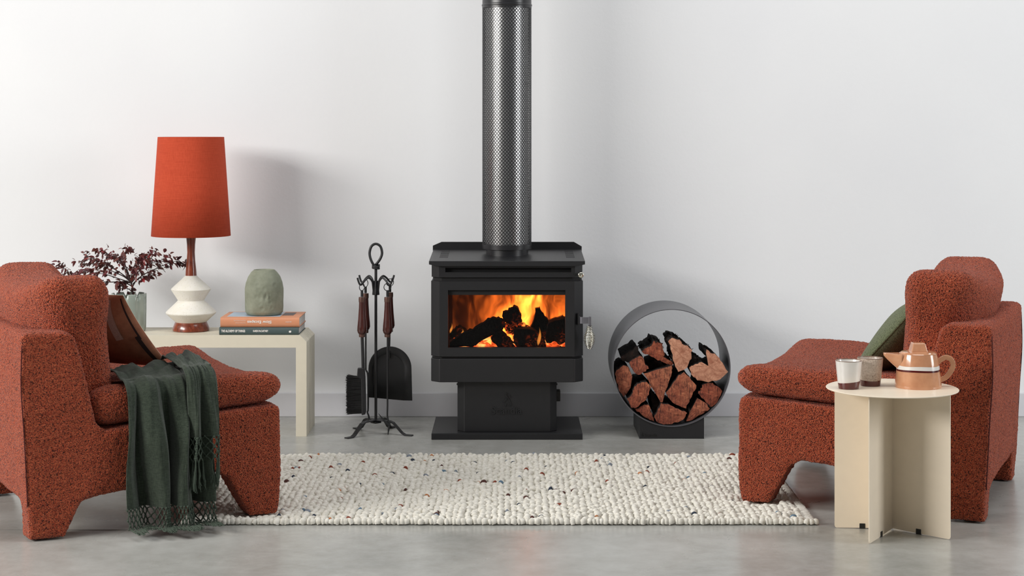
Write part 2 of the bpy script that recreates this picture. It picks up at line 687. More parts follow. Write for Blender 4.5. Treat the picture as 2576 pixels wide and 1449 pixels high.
src = t.tc.outputs['Object']
wn = t.n('ShaderNodeTexNoise', Scale=9.0, Detail=2.0)
t.l(vmath('MULTIPLY', src, (1.0, 0.4, 0.55)), wn.inputs['Vector'])
warp = vmath('MULTIPLY', vmath('SUBTRACT', wn.outputs['Color'], (0.5, 0.5, 0.5)), (0.22, 0.06, 0.16))
pw = vmath('ADD', src, warp)
sp = t.n('ShaderNodeSeparateXYZ')
t.l(src, sp.inputs[0])
spw = t.n('ShaderNodeSeparateXYZ')
t.l(pw, spw.inputs[0])
n1 = t.noise(vmath('MULTIPLY', pw, (26.0, 7.0, 8.0)), 1.0, 4, 0.55)
n2 = t.noise(vmath('MULTIPLY', pw, (7.0, 3.0, 5.0)), 1.0, 2, 0.5)
wisp = smath('SMOOTH_MAX', smath('MULTIPLY', smath('SUBTRACT', n1, 0.47), 7.0), 0.0)
body = smath('MULTIPLY', smath('SUBTRACT', n2, 0.44), 5.0, clamp=True)
# hot core over the middle of the logs, spreading to the upper right
cx = smath('DIVIDE', smath('SUBTRACT', spw.outputs['X'], 0.03), 0.085)
core = smath('POWER', 2.718, smath('MULTIPLY', smath('MULTIPLY', cx, cx), -1.0))
rx = smath('MULTIPLY_ADD', spw.outputs['X'], 2.2)
rx.node.inputs[2].default_value = 0.35
right = smath('MAXIMUM', rx, 0.25)
amount = smath('ADD', smath('MULTIPLY', core, 3.4), smath('MULTIPLY', right, 1.7))
dens = smath('MULTIPLY', smath('ADD', wisp, smath('MULTIPLY', body, 0.30)), amount)
dens = smath('POWER', smath('MAXIMUM', smath('ADD', dens, smath('MULTIPLY', core, 0.5)), 0.0), 1.45)
em = t.n('ShaderNodeEmission')
em.inputs['Color'].default_value = (1.0, 0.17, 0.018, 1)
t.l(smath('MULTIPLY', dens, 7.5), em.inputs['Strength'])
t.l(em.outputs[0], out.inputs['Volume'])
M['flame'] = t.m

# stove glass
t = NT('stove_glass')
t.t.nodes.remove(t.b)
out = t.t.nodes['Material Output']
tr = t.n('ShaderNodeBsdfTransparent')
gl = t.n('ShaderNodeBsdfGlossy', Roughness=0.05)
fr = t.n("ShaderNodeFresnel", IOR=1.22)
ms_ = t.n('ShaderNodeMixShader')
t.l(fr.outputs[0], ms_.inputs[0])
t.l(tr.outputs[0], ms_.inputs[1])
t.l(gl.outputs[0], ms_.inputs[2])
t.l(ms_.outputs[0], out.inputs['Surface'])
M['glass'] = t.m

# pillow front / back
M['pillow_cream'] = plain('cream_linen', rgb(226, 212, 196), 0.9, var=0.08, vscale=25, bump=0.3, bscale=500)
t = NT('brown_patchwork')
v = t.coords()
sx = t.n('ShaderNodeSeparateXYZ')
t.l(v, sx.inputs[0])
base = t.ramp(t.noise(v, 16, 5, 0.65), [(0.3, rgb(150, 98, 76)), (0.7, rgb(192, 132, 104))])
# two stripes running along the long axis near the far edge
st = t.ramp(sx.outputs['X'], [(0.0, (0, 0, 0, 1)), (1.0, (0, 0, 0, 1))])
cr = st.node.color_ramp
cr.interpolation = 'CONSTANT'
mr = t.n('ShaderNodeMapRange')
mr.inputs['From Min'].default_value = -0.25
mr.inputs['From Max'].default_value = 0.25
t.l(sx.outputs['X'], mr.inputs['Value'])
t.l(mr.outputs[0], st.node.inputs['Fac'])
t.l(base, t.b.inputs['Base Color'])
t.b.inputs['Roughness'].default_value = 0.92
t.b.inputs['Specular IOR Level'].default_value = 0.15
t.normal(t.bump(t.noise(v, 500, 3), 0.3, 0.001))
M['pillow_brown'] = t.m
M['pillow_stripe'] = plain('grey_pink_weave', rgb(186, 160, 152), 0.9, var=0.2, vscale=300)
M['pillow_dark'] = plain('dark_brown_binding', rgb(44, 20, 18), 0.9)

# ------------------------------------------------------------------ setting
WALL_Y = 7.36
bm = bmesh.new()
add_box(bm, (0, 3.6, -0.05), (12, 7.7, 0.1))
struct('floor', bm, M['floor'])
bm = bmesh.new()
add_box(bm, (0, WALL_Y + 0.06, 1.6), (12, 0.12, 3.4))
struct('wall_back', bm, M['wall'])
bm = bmesh.new()
add_prism(bm, [(-6, 0.0), (6, 0.0), (6, 0.1), (-6, 0.1)], WALL_Y - 0.012, WALL_Y)
struct('baseboard_back', bm, M['skirting'], bevel=0.003)
bm = bmesh.new()
add_box(bm, (-3.4, 5.262, 0.0004), (5.0, 0.003, 0.0008))
struct('trim_1', bm, M['joint'])

# ------------------------------------------------------------------ stove
SX = -0.0195
Y0 = 6.80
s_f = Y0 / F_PX


def sx_(px):
    return X(px, Y0) - SX


def sz_(py):
    return Z(py, Y0)


stove = thing('wood_stove', 'matt black steel wood stove with a lit glass door, standing on a pedestal', 'stove', (SX, Y0, 0))


def chamfer_plan(hw, yf, yb, c, cb=0.0):
    p = [(-hw, yb - cb), (-hw, yf + c), (-hw + c, yf), (hw - c, yf), (hw, yf + c), (hw, yb - cb)]
    if cb:
        p += [(hw - cb, yb), (-hw + cb, yb)]
    return p


# base plate
bm = bmesh.new()
add_box(bm, (0, 0.2, 0.0125), (0.588, 0.40, 0.025))
obj('base_plate', bm, M['stove'], stove, bevel=0.002)
# pedestal
bm = bmesh.new()
add_prism_z(bm, chamfer_plan(0.1945, 0.035, 0.36, 0.028), 0.025, 0.224)
obj('pedestal', bm, M['stove'], stove, bevel=0.002)
for side in (-1, 1):
    bm = bmesh.new()
    add_lathe(bm, [(0.0045, 0), (0.004, 0.003), (0.002, 0.004)], 12, (side * 0.1945, 0.08, 0.205), axis='X')
    if side < 0:
        bmesh.ops.scale(bm, vec=(-1, 1, 1), verts=bm.verts, space=Matrix.Translation((0.1945, 0, 0)))
    obj('screw', bm, M['iron'], stove, smooth=40)
bm = bmesh.new()
add_box(bm, (0.203, 0.19, 0.145), (0.018, 0.05, 0.042))
obj('air_lever', bm, M['plastic'], stove, bevel=0.002)
# raised lettering and emblem on the pedestal
me = text_mesh('Scandia', 76 * s_f * 1.02, depth=0.005, bold=0.012)
obj('lettering', me, M['stove'], stove, loc=(X(1274.5, Y0 + .035) - SX, 0.0345, Z(1032, Y0 + .035)))


def emblem(bm, s, y, th):
    def stroke(pts, w):
        path = smooth_path([(x * s, y, z * s) for x, z in pts], 4)
        add_tube(bm, path, 1, sq=(w * s, th), up=(0, 1, 0))
    stroke([(0.02, 0.50), (-0.04, 0.38), (0.02, 0.24), (0.10, 0.12)], 0.06)
    stroke([(0.18, 0.36), (0.24, 0.28), (0.20, 0.18)], 0.06)
    stroke([(0.02, 0.12), (-0.10, -0.02), (-0.26, -0.14)], 0.07)
    stroke([(0.14, 0.12), (0.26, -0.10), (0.32, -0.30), (0.16, -0.40)], 0.05)
    stroke([(0.0, -0.20), (-0.06, -0.34), (-0.10, -0.50)], 0.06)


bm = bmesh.new()
emblem(bm, 36 * s_f, 0, 0.007)
obj('emblem', bm, M['stove'], stove, loc=(X(1274, Y0 + .035) - SX, 0.0345, Z(1006, Y0 + .035)))

# fire box: lower panel, door surround, upper band — body is an open box
BW = 0.2965
zb0, zb1 = sz_(962), sz_(903)
bm = bmesh.new()
add_prism_z(bm, chamfer_plan(BW, 0.0, 0.36, 0.034), zb0, zb1)
obj('lower_panel', bm, M['stove'], stove, bevel=0.003)
# recess band below and above the door
zd0, zd1 = sz_(897), sz_(708)
bm = bmesh.new()
add_prism_z(bm, chamfer_plan(BW - 0.008, 0.012, 0.36, 0.034), zb1 - 0.001, zd0 + 0.001)
obj('joint_strip', bm, M['stove_dark'], stove)
zu0, zu1 = sz_(698), sz_(668)
bm = bmesh.new()
add_prism_z(bm, chamfer_plan(BW - 0.008, 0.014, 0.36, 0.034), zd1 - 0.001, zu0 + 0.001)
obj('joint_strip', bm, M['stove_dark'], stove)
# body shell sides / back / inner top and bottom
for side in (-1, 1):
    bm = bmesh.new()
    add_box(bm, (side * (BW - 0.006), 0.2, (zd0 + zd1) / 2), (0.010, 0.32, zd1 - zd0))
    obj('side_panel', bm, M['stove'], stove, bevel=0.001)
bm = bmesh.new()
add_box(bm, (0, 0.355, (zd0 + zd1) / 2), (2 * BW - 0.02, 0.01, zd1 - zd0))
obj('back_panel', bm, M['stove'], stove)
# fire chamber liner (brick)
wx0, wx1 = sx_(1127), sx_(1422)
wz0, wz1 = sz_(875), sz_(730)
bm = bmesh.new()
add_box(bm, (0, 0.335, (wz0 + wz1) / 2), (0.50, 0.02, 0.27))
add_box(bm, (-0.252, 0.19, (wz0 + wz1) / 2), (0.02, 0.30, 0.27))
add_box(bm, (0.252, 0.19, (wz0 + wz1) / 2), (0.02, 0.30, 0.27))
add_box(bm, (0, 0.19, wz0 - 0.018), (0.50, 0.30, 0.02))
add_box(bm, (0, 0.19, wz1 + 0.018), (0.50, 0.30, 0.02))
obj('fire_chamber', bm, M['firebrick'], stove)['kind'] = 'stuff'
# door: chamfered frame with a real opening
bm = bmesh.new()
plan = [(-BW, 0.034), (-BW + 0.034, 0.0), (BW - 0.034, 0.0), (BW, 0.034)]
ch = 0.008


def door_piece(x0, x1, z0, z1, yb=0.034):
    add_box(bm, ((x0 + x1) / 2, yb / 2, (z0 + z1) / 2), (x1 - x0, yb, z1 - z0))


xo = BW - 0.034
bmp = bm
# perimeter grid front face built from 4 slabs
door_piece(-xo, xo, wz1, zd1)
door_piece(-xo, xo, zd0, wz0)
door_piece(-xo, wx0, wz0, wz1)
door_piece(wx1, xo, wz0, wz1)
bmesh.ops.remove_doubles(bm, verts=bm.verts, dist=1e-5)
for side in (-1, 1):
    add_prism_z(bm, [(side * xo, 0.0), (side * BW, 0.034), (side * xo, 0.034)], zd0, zd1)
door = obj('door', bm, M['stove'], stove)
# inner top strip of the door (air wash rail) and glass
bm = bmesh.new()
add_box(bm, ((wx0 + wx1) / 2, 0.020, (wz1 + sz_(743)) / 2), (wx1 - wx0, 0.012, wz1 - sz_(743)))
obj('air_rail', bm, M['stove_dark'], door, bevel=0.001)
bm = bmesh.new()
add_box(bm, ((wx0 + wx1) / 2, 0.030, (wz0 + wz1) / 2), (wx1 - wx0 + 0.01, 0.004, wz1 - wz0 + 0.01))
obj('glass', bm, M['glass'], door)
# door latch plate, bar and spring handle
hz = sz_(804)
bm = bmesh.new()
add_box(bm, (sx_(1455.5), 0.009, sz_(803)), (0.007, 0.02, 0.045))
obj('latch_slot', bm, M['stove_dark'], door)
bm = bmesh.new()
add_tube(bm, smooth_path([(sx_(1457), 0.005, hz), (sx_(1459), -0.022, hz), (sx_(1465), -0.028, hz), (sx_(1482), -0.028, hz)], 5), 1, sq=(0.004, 0.0255), up=(0, 0, 1))
obj('latch_bar', bm, M['brushed'], door, bevel=0.0006)
bm = bmesh.new()
add_box(bm, (sx_(1483), -0.028, sz_(806)), (0.010, 0.010, 0.036))
obj('latch_post', bm, M['brushed'], door, bevel=0.001)
bm = bmesh.new()
zc0, zc1 = sz_(818), sz_(875)
pts = []
turns = 15
for i in range(turns * 16 + 1):
    q = i / (turns * 16)
    rad = np.interp(q, [0, 0.2, 0.42, 0.62, 0.8, 1.0], [0.0078, 0.012, 0.0205, 0.0215, 0.017, 0.008])
    a = 2 * PI * turns * q
    pts.append((sx_(1482) + rad * math.cos(a), -0.028 + rad * math.sin(a), zc0 + (zc1 - zc0) * q))
add_tube(bm, pts, 0.0018, 6)
spring = obj('handle', bm, M['chrome'], door, smooth=60)
spring['label'] = 'coiled chrome spring handle'
bm = bmesh.new()
add_tube(bm, [(sx_(1483), -0.028, zc0 + 0.002), (sx_(1483), -0.028, zc1 + 0.004)], 0.004, 10)
obj('core_rod', bm, M['iron'], spring, smooth=40)

# upper band with vent slot
bm = bmesh.new()
plan_u = chamfer_plan(BW - 0.002, 0.004, 0.36, 0.03)
xs0, xs1, zs0, zs1 = sx_(1120), sx_(1437), sz_(685), sz_(674)
yb = 0.028
xo = BW - 0.032
for (a0, a1, b0, b1) in ((-xo, xo, zu0, zs0), (-xo, xs0, zs0, zs1), (xs1, xo, zs0, zs1), (-xo, xo, zs1, zu1 + 0.006)):
    add_box(bm, ((a0 + a1) / 2, (0.004 + yb) / 2, (b0 + b1) / 2), (a1 - a0, yb - 0.004, b1 - b0))
for side in (-1, 1):
    add_prism_z(bm, [(side * xo, 0.004), (side * (BW - 0.002), 0.034), (side * (BW - 0.002), 0.36), (side * xo, 0.36)], zu0, zu1 + 0.006)
obj('upper_band', bm, M['stove'], stove)
bm = bmesh.new()
add_box(bm, (0, 0.19, (zu0 + zu1 + 0.006) / 2), (2 * xo, 0.32, zu1 + 0.006 - zu0))
obj('vent_cavity', bm, M['stove_dark'], stove)
bm = bmesh.new()
add_box(bm, (sx_(1450), 0.008, sz_(690)), (0.026, 0.010, 0.004))
obj('slider_slot', bm, M['stove_dark'], stove)
bm = bmesh.new()
add_lathe(bm, [(0.004, -0.01), (0.004, 0.012), (0.0105, 0.014), (0.012, 0.018), (0.0115, 0.022), (0.009, 0.0245), (0.004, 0.0245), (0.003, 0.022)], 24, (sx_(1461), 0.008, sz_(691)), axis='Y')
kn = obj('knob', bm, M['chrome'], stove, smooth=50)
kn['label'] = 'round chrome air slide knob'

# top plate: gently falling to the front with a rolled lip
ztb, ztf = 0.716, sz_(656)
hwb, hwf = X(1466, 7.19) - SX, (1475 - 1083) / 2 * s_f
bm = bmesh.new()
yf, ybk = -0.016, 0.39
zl = sz_(669)
prof = [(ybk, ztb), (0.02, ztf + 0.006), (yf + 0.004, ztf), (yf, ztf - 0.003)]
cc = 0.026
# plan outline follows chamfered corners on the lower edge only
v_top_b = [bm.verts.new((-hwf, ybk, ztb)), bm.verts.new((hwf, ybk, ztb))]
v_top_f = [bm.verts.new((-hwf, yf, ztf)), bm.verts.new((hwf, yf, ztf))]
v_low = [bm.verts.new(p) for p in ((-hwf, ybk, ztb - 0.02), (-hwf, yf + 0.03, zl + 0.006), (-hwf + 0.034, yf + 0.0, zl), (hwf - 0.034, yf + 0.0, zl), (hwf, yf + 0.03, zl + 0.006), (hwf, ybk, ztb - 0.02))]
v_sf = [bm.verts.new((-hwf, yf + 0.0, zl + 0.007)), bm.verts.new((hwf, yf + 0.0, zl + 0.007))]
bm.faces.new((v_top_b[0], v_top_f[0], v_top_f[1], v_top_b[1]))
bm.faces.new((v_top_f[0], v_sf[0], v_low[2], v_low[3], v_sf[1], v_top_f[1]))
bm.faces.new((v_sf[0], v_low[1], v_low[2]))
bm.faces.new((v_sf[1], v_low[3], v_low[4]))
bm.faces.new((v_top_b[0], v_low[0], v_low[1], v_sf[0], v_top_f[0]))
bm.faces.new((v_top_b[1], v_top_f[1], v_sf[1], v_low[4], v_low[5]))
bm.faces.new((v_top_b[0], v_top_b[1], v_low[5], v_low[0]))
bm.faces.new(v_low[::-1])
top = obj('top_plate', bm, M['stove'], stove, bevel=0.0015)
for side in (-1, 1):
    for k in range(8):
        y = 0.10 + k * 0.030
        zz = ztf + (ztb - ztf) * (y - yf) / (ybk - yf)
        bm = bmesh.new()
        add_box(bm, (side * 0.25, y, zz + 0.0002), (0.034, 0.006, 0.001))
        obj('vent_slot', bm, M['stove_dark'], top)
# rear heat shield
bm = bmesh.new()
YB = 0.385
hb = 0.306
zt1, zt2 = Z(608.5, Y0 + YB), Z(618, Y0 + YB)
add_prism(bm, [(-hb, 0.3), (-hb, zt2), (-hb + 0.036, zt1), (hb - 0.032, zt1), (hb, zt2 - 0.003), (hb, 0.3)], YB, YB + 0.008)
obj('heat_shield', bm, M['stove'], stove, bevel=0.001)
bm = bmesh.new()
FY = 0.215
add_lathe(bm, [(0.0845, 0.700), (0.0845, 0.745), (0.080, 0.745), (0.080, 0.700)], 64, (0, FY, 0), cap=False)
obj('flue_spigot', bm, M['casing'], stove, smooth=40)

# ------------------------------------------------------------------ flue with perforated casing
flue = thing('flue_pipe', 'tall black perforated flue casing around a bright steel pipe, rising from the stove', 'flue pipe', (SX - 0.001, Y0 + FY, 0.70))
FR = 0.0985
zc_lo, zc_hi = Z(618, Y0 + FY) - 0.70, Z(16, Y0 + FY) - 0.70
NA = 46
rows = 66
da = 2 * PI / NA
dz = (zc_hi - zc_lo) / rows
verts, faces, vid = [], [], {}


def V(i4, j4):
    """quarter-cell grid coordinates (i around, j up)"""
    i4 %= NA * 4
    k = (i4, j4)
    if k not in vid:
        a = i4 / 4 * da
        vid[k] = len(verts)
        verts.append((FR * math.cos(a), FR * math.sin(a), zc_lo + j4 / 4 * dz))
    return vid[k]


hole = {}


def tile(ci, cj):
    # centre (ci,cj) in half cells; outer diamond half-size one half cell, hole 70 %
    o = [V(ci * 2 + 2, cj * 2), V(ci * 2, cj * 2 + 2), V(ci * 2 - 2, cj * 2), V(ci * 2, cj * 2 - 2)]
    q = 0.71
    a0, z0 = ci * da / 2, zc_lo + cj * dz / 2
    h = []
    for ux, uz in ((1, 0), (0, 1), (-1, 0), (0, -1)):
        a = a0 + ux * da / 2 * q
        h.append(len(verts))
        verts.append((FR * math.cos(a), FR * math.sin(a), z0 + uz * dz / 2 * q))
    for k in range(4):
        j = (k + 1) % 4
        faces.append((o[k], o[j], h[j], h[k]))


for cj in range(1, rows * 2):
    for ci in range(NA * 2):
        if (ci + cj) % 2 == 0:
            tile(ci, cj)
me = bpy.data.meshes.new('perforated_casing')
me.from_pydata(verts, [], faces)
me.update()
cas = obj('perforated_casing', me, M['casing'], flue)
so = cas.modifiers.new('thickness', 'SOLIDIFY')
so.thickness = 0.0012
bm = bmesh.new()
add_lathe(bm, [(FR, Z(629.5, Y0 + FY - FR) - 0.70), (FR + 0.0004, zc_lo + dz * 0.5), (FR - 0.001, zc_lo + dz * 0.5), (FR - 0.001, Z(629.5, Y0 + FY - FR) - 0.70)], 96, cap=False)
obj('casing_hem', bm, M['casing'], flue, smooth=40)
bm = bmesh.new()
zt = zc_hi - dz * 0.5
add_lathe(bm, [(FR - 0.001, zt), (FR + 0.0006, zt), (FR + 0.0006, zt + 0.006), (FR + 0.0025, zt + 0.009), (FR + 0.0025, zt + 0.013), (FR, zt + 0.016), (FR, zt + 0.75), (FR - 0.001, zt + 0.75)], 96, cap=False)
obj('upper_casing', bm, M['casing'], flue, smooth=30)
bm = bmesh.new()
add_lathe(bm, [(0.086, 0.046), (0.086, zt + 0.74)], 96, cap=True)
ip = obj('inner_pipe', bm, M['steel'], flue, smooth=60)
ip['label'] = 'bright stainless inner flue pipe'

# ------------------------------------------------------------------ fire
FX = SX
fy = Y0 + 0.06


def fpt(cx, cy, Y):
    """crop coordinates of the fire window -> x, z"""
    px, py = 1120 + cx / 8.05, 730 + cy / 8.05
    return X(px, Y), Z(py, Y)


def rough_prism(poly, y0, y1, jit=0.004, sub=2, seed=0, taper=1.0):
    """closed prism with noisy sides; poly in world xz"""
    r2 = random.Random(seed)
    pts = []
    n = len(poly)
    for i in range(n):
        a, b = Vector(poly[i]), Vector(poly[(i + 1) % n])
        for k in range(sub):
            q = a.lerp(b, k / sub)
            if k:
                q += Vector((r2.uniform(-jit, jit), r2.uniform(-jit, jit)))
            pts.append(q)
    cxx = sum(p.x for p in pts) / len(pts)
    czz = sum(p.y for p in pts) / len(pts)
    bm = bmesh.new()
    nl = 5
    rings = []
    for l in range(nl):
        f = l / (nl - 1)
        y = y0 + (y1 - y0) * f
        sc = 1 + (taper - 1) * f
        ring = []
        for p in pts:
            jx, jz = (r2.uniform(-jit, jit), r2.uniform(-jit, jit)) if l else (0, 0)
            ring.append(bm.verts.new((cxx + (p.x - cxx) * sc + jx * .6, y + (r2.uniform(-jit, jit) if l else 0), czz + (p.y - czz) * sc + jz * .6)))
        rings.append(ring)
    m = len(pts)
    for a, b in zip(rings[:-1], rings[1:]):
        for i in range(m):
            j = (i + 1) % m
            bm.faces.new((a[i], a[j], b[j], b[i])).material_index = 1
    # front face: inset ring and slightly domed centre
    fr = [bm.verts.new((cxx + (v.co.x - cxx) * .55, y0 - 0.003 + r2.uniform(-jit, jit) * .5, czz + (v.co.z - czz) * .55)) for v in rings[0]]
    for i in range(m):
        j = (i + 1) % m
        bm.faces.new((rings[0][j], rings[0][i], fr[i], fr[j]))
    c0 = bm.verts.new((cxx, y0 - 0.003, czz))
    for i in range(m):
        bm.faces.new((fr[(i + 1) % m], fr[i], c0))
    bm.faces.new(rings[-1]).material_index = 1
    return bm, (cxx, (y0 + y1) / 2, czz)


def log_thing(name, label, poly, y0, y1, mats, cat, group, seed, jit=0.004, taper=1.0, sub=3, rot=None):
    bm, c = rough_prism(poly, y0, y1, jit, sub, seed, taper)
    bmesh.ops.recalc_face_normals(bm, faces=bm.faces)
    zmin = min(v.co.z for v in bm.verts)
    base = Vector((c[0], c[1], zmin))
    bmesh.ops.translate(bm, vec=-base, verts=bm.verts)
    o = obj(name, bm, mats, None, smooth=35, loc=base)
    tag(o, label, cat, group)
    return o


FL = [
    ([(90, 1150), (110, 1060), (400, 860), (550, 815), (720, 700), (860, 600), (980, 565), (1120, 590), (1200, 640), (1215, 720), (1170, 800), (900, 940), (640, 1100), (560, 1150)], .05, .12, 'char', 'long charred log slanting up across the left of the fire'),
    ([(1150, 530), (1200, 450), (1270, 430), (1290, 390), (1350, 375), (1380, 345), (1440, 345), (1490, 400), (1520, 480), (1560, 640), (1480, 700), (1330, 700), (1200, 640)], .09, .17, 'char', 'blackened log chunk crowning the middle of the fire'),
    ([(920, 980), (1010, 870), (1150, 840), (1240, 930), (1330, 1030), (1430, 1150), (1060, 1150)], .045, .13, 'char', 'short charred log leaning low in the centre of the fire'),
    ([(1380, 840), (1440, 800), (1640, 780), (1780, 810), (1900, 890), (2000, 1000), (2050, 1150), (1450, 1150), (1385, 1070), (1390, 960)], .05, .15, 'char', 'blocky charred log at the lower right of the fire'),
    ([(1830, 380), (1920, 350), (1990, 480), (2100, 660), (2130, 850), (2060, 1000), (1960, 960), (1900, 880), (1800, 830), (1730, 750), (1800, 600)], .16, .22, 'char', 'pointed charred log standing upright behind the right logs'),
    ([(2090, 680), (2240, 610), (2400, 570), (2450, 600), (2450, 1150), (2050, 1150), (2040, 950)], .10, .24, 'char', 'large dark log filling the right corner of the fire'),
    ([(80, 870), (190, 830), (210, 770), (300, 760), (330, 800), (420, 840), (380, 920), (200, 960), (80, 1000)], .17, .27, 'char', 'small dark log end behind the long log at far left'),
    ([(1230, 690), (1420, 660), (1620, 700), (1720, 790), (1600, 860), (1380, 900), (1250, 880), (1200, 780)], .14, .22, 'char_hot', 'glowing split log wedged in the heart of the fire'),
]
for i, (poly, ya, yb2, mt, lab) in enumerate(FL):
    Yw = Y0 + ya
    pp = [fpt(a, b, Yw) for a, b in poly]
    log_thing('burning_log', lab, pp, Yw, Y0 + yb2, [M[mt], M[mt]], 'log', 'burning logs in the stove', 40 + i, 0.003)
zfl = wz0 - 0.008
bm = bmesh.new()
bmesh.ops.create_grid(bm, x_segments=70, y_segments=36, size=0.5)
for v_ in bm.verts:
    x, y = v_.co.x * 0.47, v_.co.y * 0.24
    v_.co = Vector((x, y, 0.004 + 0.014 * noise.noise(Vector((x * 40, y * 40, 1))) + 0.02 * max(0, noise.noise(Vector((x * 14, y * 14, 5)))) + 0.03 * (y + 0.12)))
ext = bmesh.ops.extrude_face_region(bm, geom=bm.faces[:])
for e in ext['geom']:
    if isinstance(e, bmesh.types.BMVert):
        e.co.z = -0.0005
em_o = obj('ember_bed', bm, M['ember'], None, smooth=60, loc=(0, Y0 + 0.17, zfl + 0.001))
tag(em_o, 'glowing orange ember bed under the burning logs', 'embers')
em_o['kind'] = 'stuff'
bm = bmesh.new()
add_box(bm, (0, 0, 0), (0.48, 0.12, 0.235))
fl_o = obj('flames', bm, M['flame'], None, loc=(0, Y0 + 0.255, (wz0 + wz1) / 2))
tag(fl_o, 'orange and yellow flames filling the stove window', 'fire')
fl_o['kind'] = 'stuff'
bm = bmesh.new()
for (cx_, cy_, h_, w_, Yo) in ((340, 900, 0.026, 0.006, .135), (1900, 1000, 0.05, 0.007, .045), (1600, 700, 0.035, 0.006, .135), (880, 1080, 0.03, 0.010, .10), (1300, 1000, 0.03, 0.012, .14), (120, 800, .03, .005, .14)):
    x_, z_ = fpt(cx_, cy_, Y0 + Yo)
    path = [(x_ + 0.004 * math.sin(q * 3), Y0 + Yo, z_ + h_ * q) for q in np.linspace(-0.45, 1, 9)]
    add_tube(bm, path, [w_ * r for r in (0.25, .75, 1, 1, .85, .65, .4, .2, .03)], 10)
t2 = NT('flame_tongue')
t2.t.nodes.remove(t2.b)
e2 = t2.n('ShaderNodeEmission')
e2.inputs['Color'].default_value = (1, 0.33, 0.05, 1)
nn = t2.noise(t2.coords((30, 30, 12)), 1.5, 3)
mm = t2.n('ShaderNodeMapRange')
mm.inputs['To Min'].default_value = 20
mm.inputs['To Max'].default_value = 130
t2.l(nn, mm.inputs['Value'])
t2.l(mm.outputs[0], e2.inputs['Strength'])
t2.l(e2.outputs[0], t2.t.nodes['Material Output'].inputs['Volume'])
ft = obj('flame_tongues', bm, t2.m, None, smooth=180)
tag(ft, 'small orange flame tongues licking between the charred logs', 'fire')
ft['kind'] = 'stuff'

# ------------------------------------------------------------------ log holder
HX, HY, HZ = X(1690, 6.82), 6.82, 0.2765
holder = thing('log_holder', 'round black steel log ring on a box foot, right of the stove', 'log holder', (HX, HY, 0))
HR = 0.2295
bm = bmesh.new()
n = 128
for rr_, flip in ((HR, 0),):
    ro, ri = HR, HR - 0.003
    rings = []
    for (r_, y_) in ((ro, 0), (ro, 0.35), (ri, 0.35), (ri, 0)):
        rings.append([bm.verts.new((r_ * math.cos(2 * PI * i / n), y_, HZ + r_ * math.sin(2 * PI * i / n))) for i in range(n)])
    for a, b in zip(rings, rings[1:] + rings[:1]):
        for i in range(n):
            j = (i + 1) % n
            bm.faces.new((a[i], a[j], b[j], b[i]))
obj('ring', bm, plain('satin_charcoal_steel', rgb(84, 84, 88), 0.36, spec=0.6, var=0.03), holder, smooth=40)
bm = bmesh.new()
hwid = 0.1265
arc = []
for i in range(17):
    x = hwid - 2 * hwid * i / 16
    arc.append((x, HZ - math.sqrt((HR + 0.0005) ** 2 - x * x)))
add_prism(bm, [(-hwid, 0.0), (hwid, 0.0)] + arc, 0.004, 0.33)
obj('foot', bm, M['stove'], holder, bevel=0.001)
me = text_mesh('Scandia', 32 * s_f, depth=0.0006, bold=0.015)
obj('lettering', me, M['logo_black'], holder, loc=(X(1638, HY) - HX, 0.0038, Z(1095, HY)))
bm = bmesh.new()
emblem(bm, 12 * s_f, 0, 0.001)
add_prism(bm, [(a * 12 * s_f, b * 12 * s_f) for a, b in ((0.0, 0.15), (0.2, -0.1), (0.28, -0.35), (-0.05, -0.3), (0.05, -0.1), (-0.25, -0.12))], -0.0006, 0.0003)
obj('emblem', bm, M['logo_black'], holder, loc=(X(1616, HY) - HX, 0.0038, Z(1094, HY)))


def lp(cx, cy, Y):
    return X(1500 + cx / 3.624, Y), Z(730 + cy / 3.624, Y)


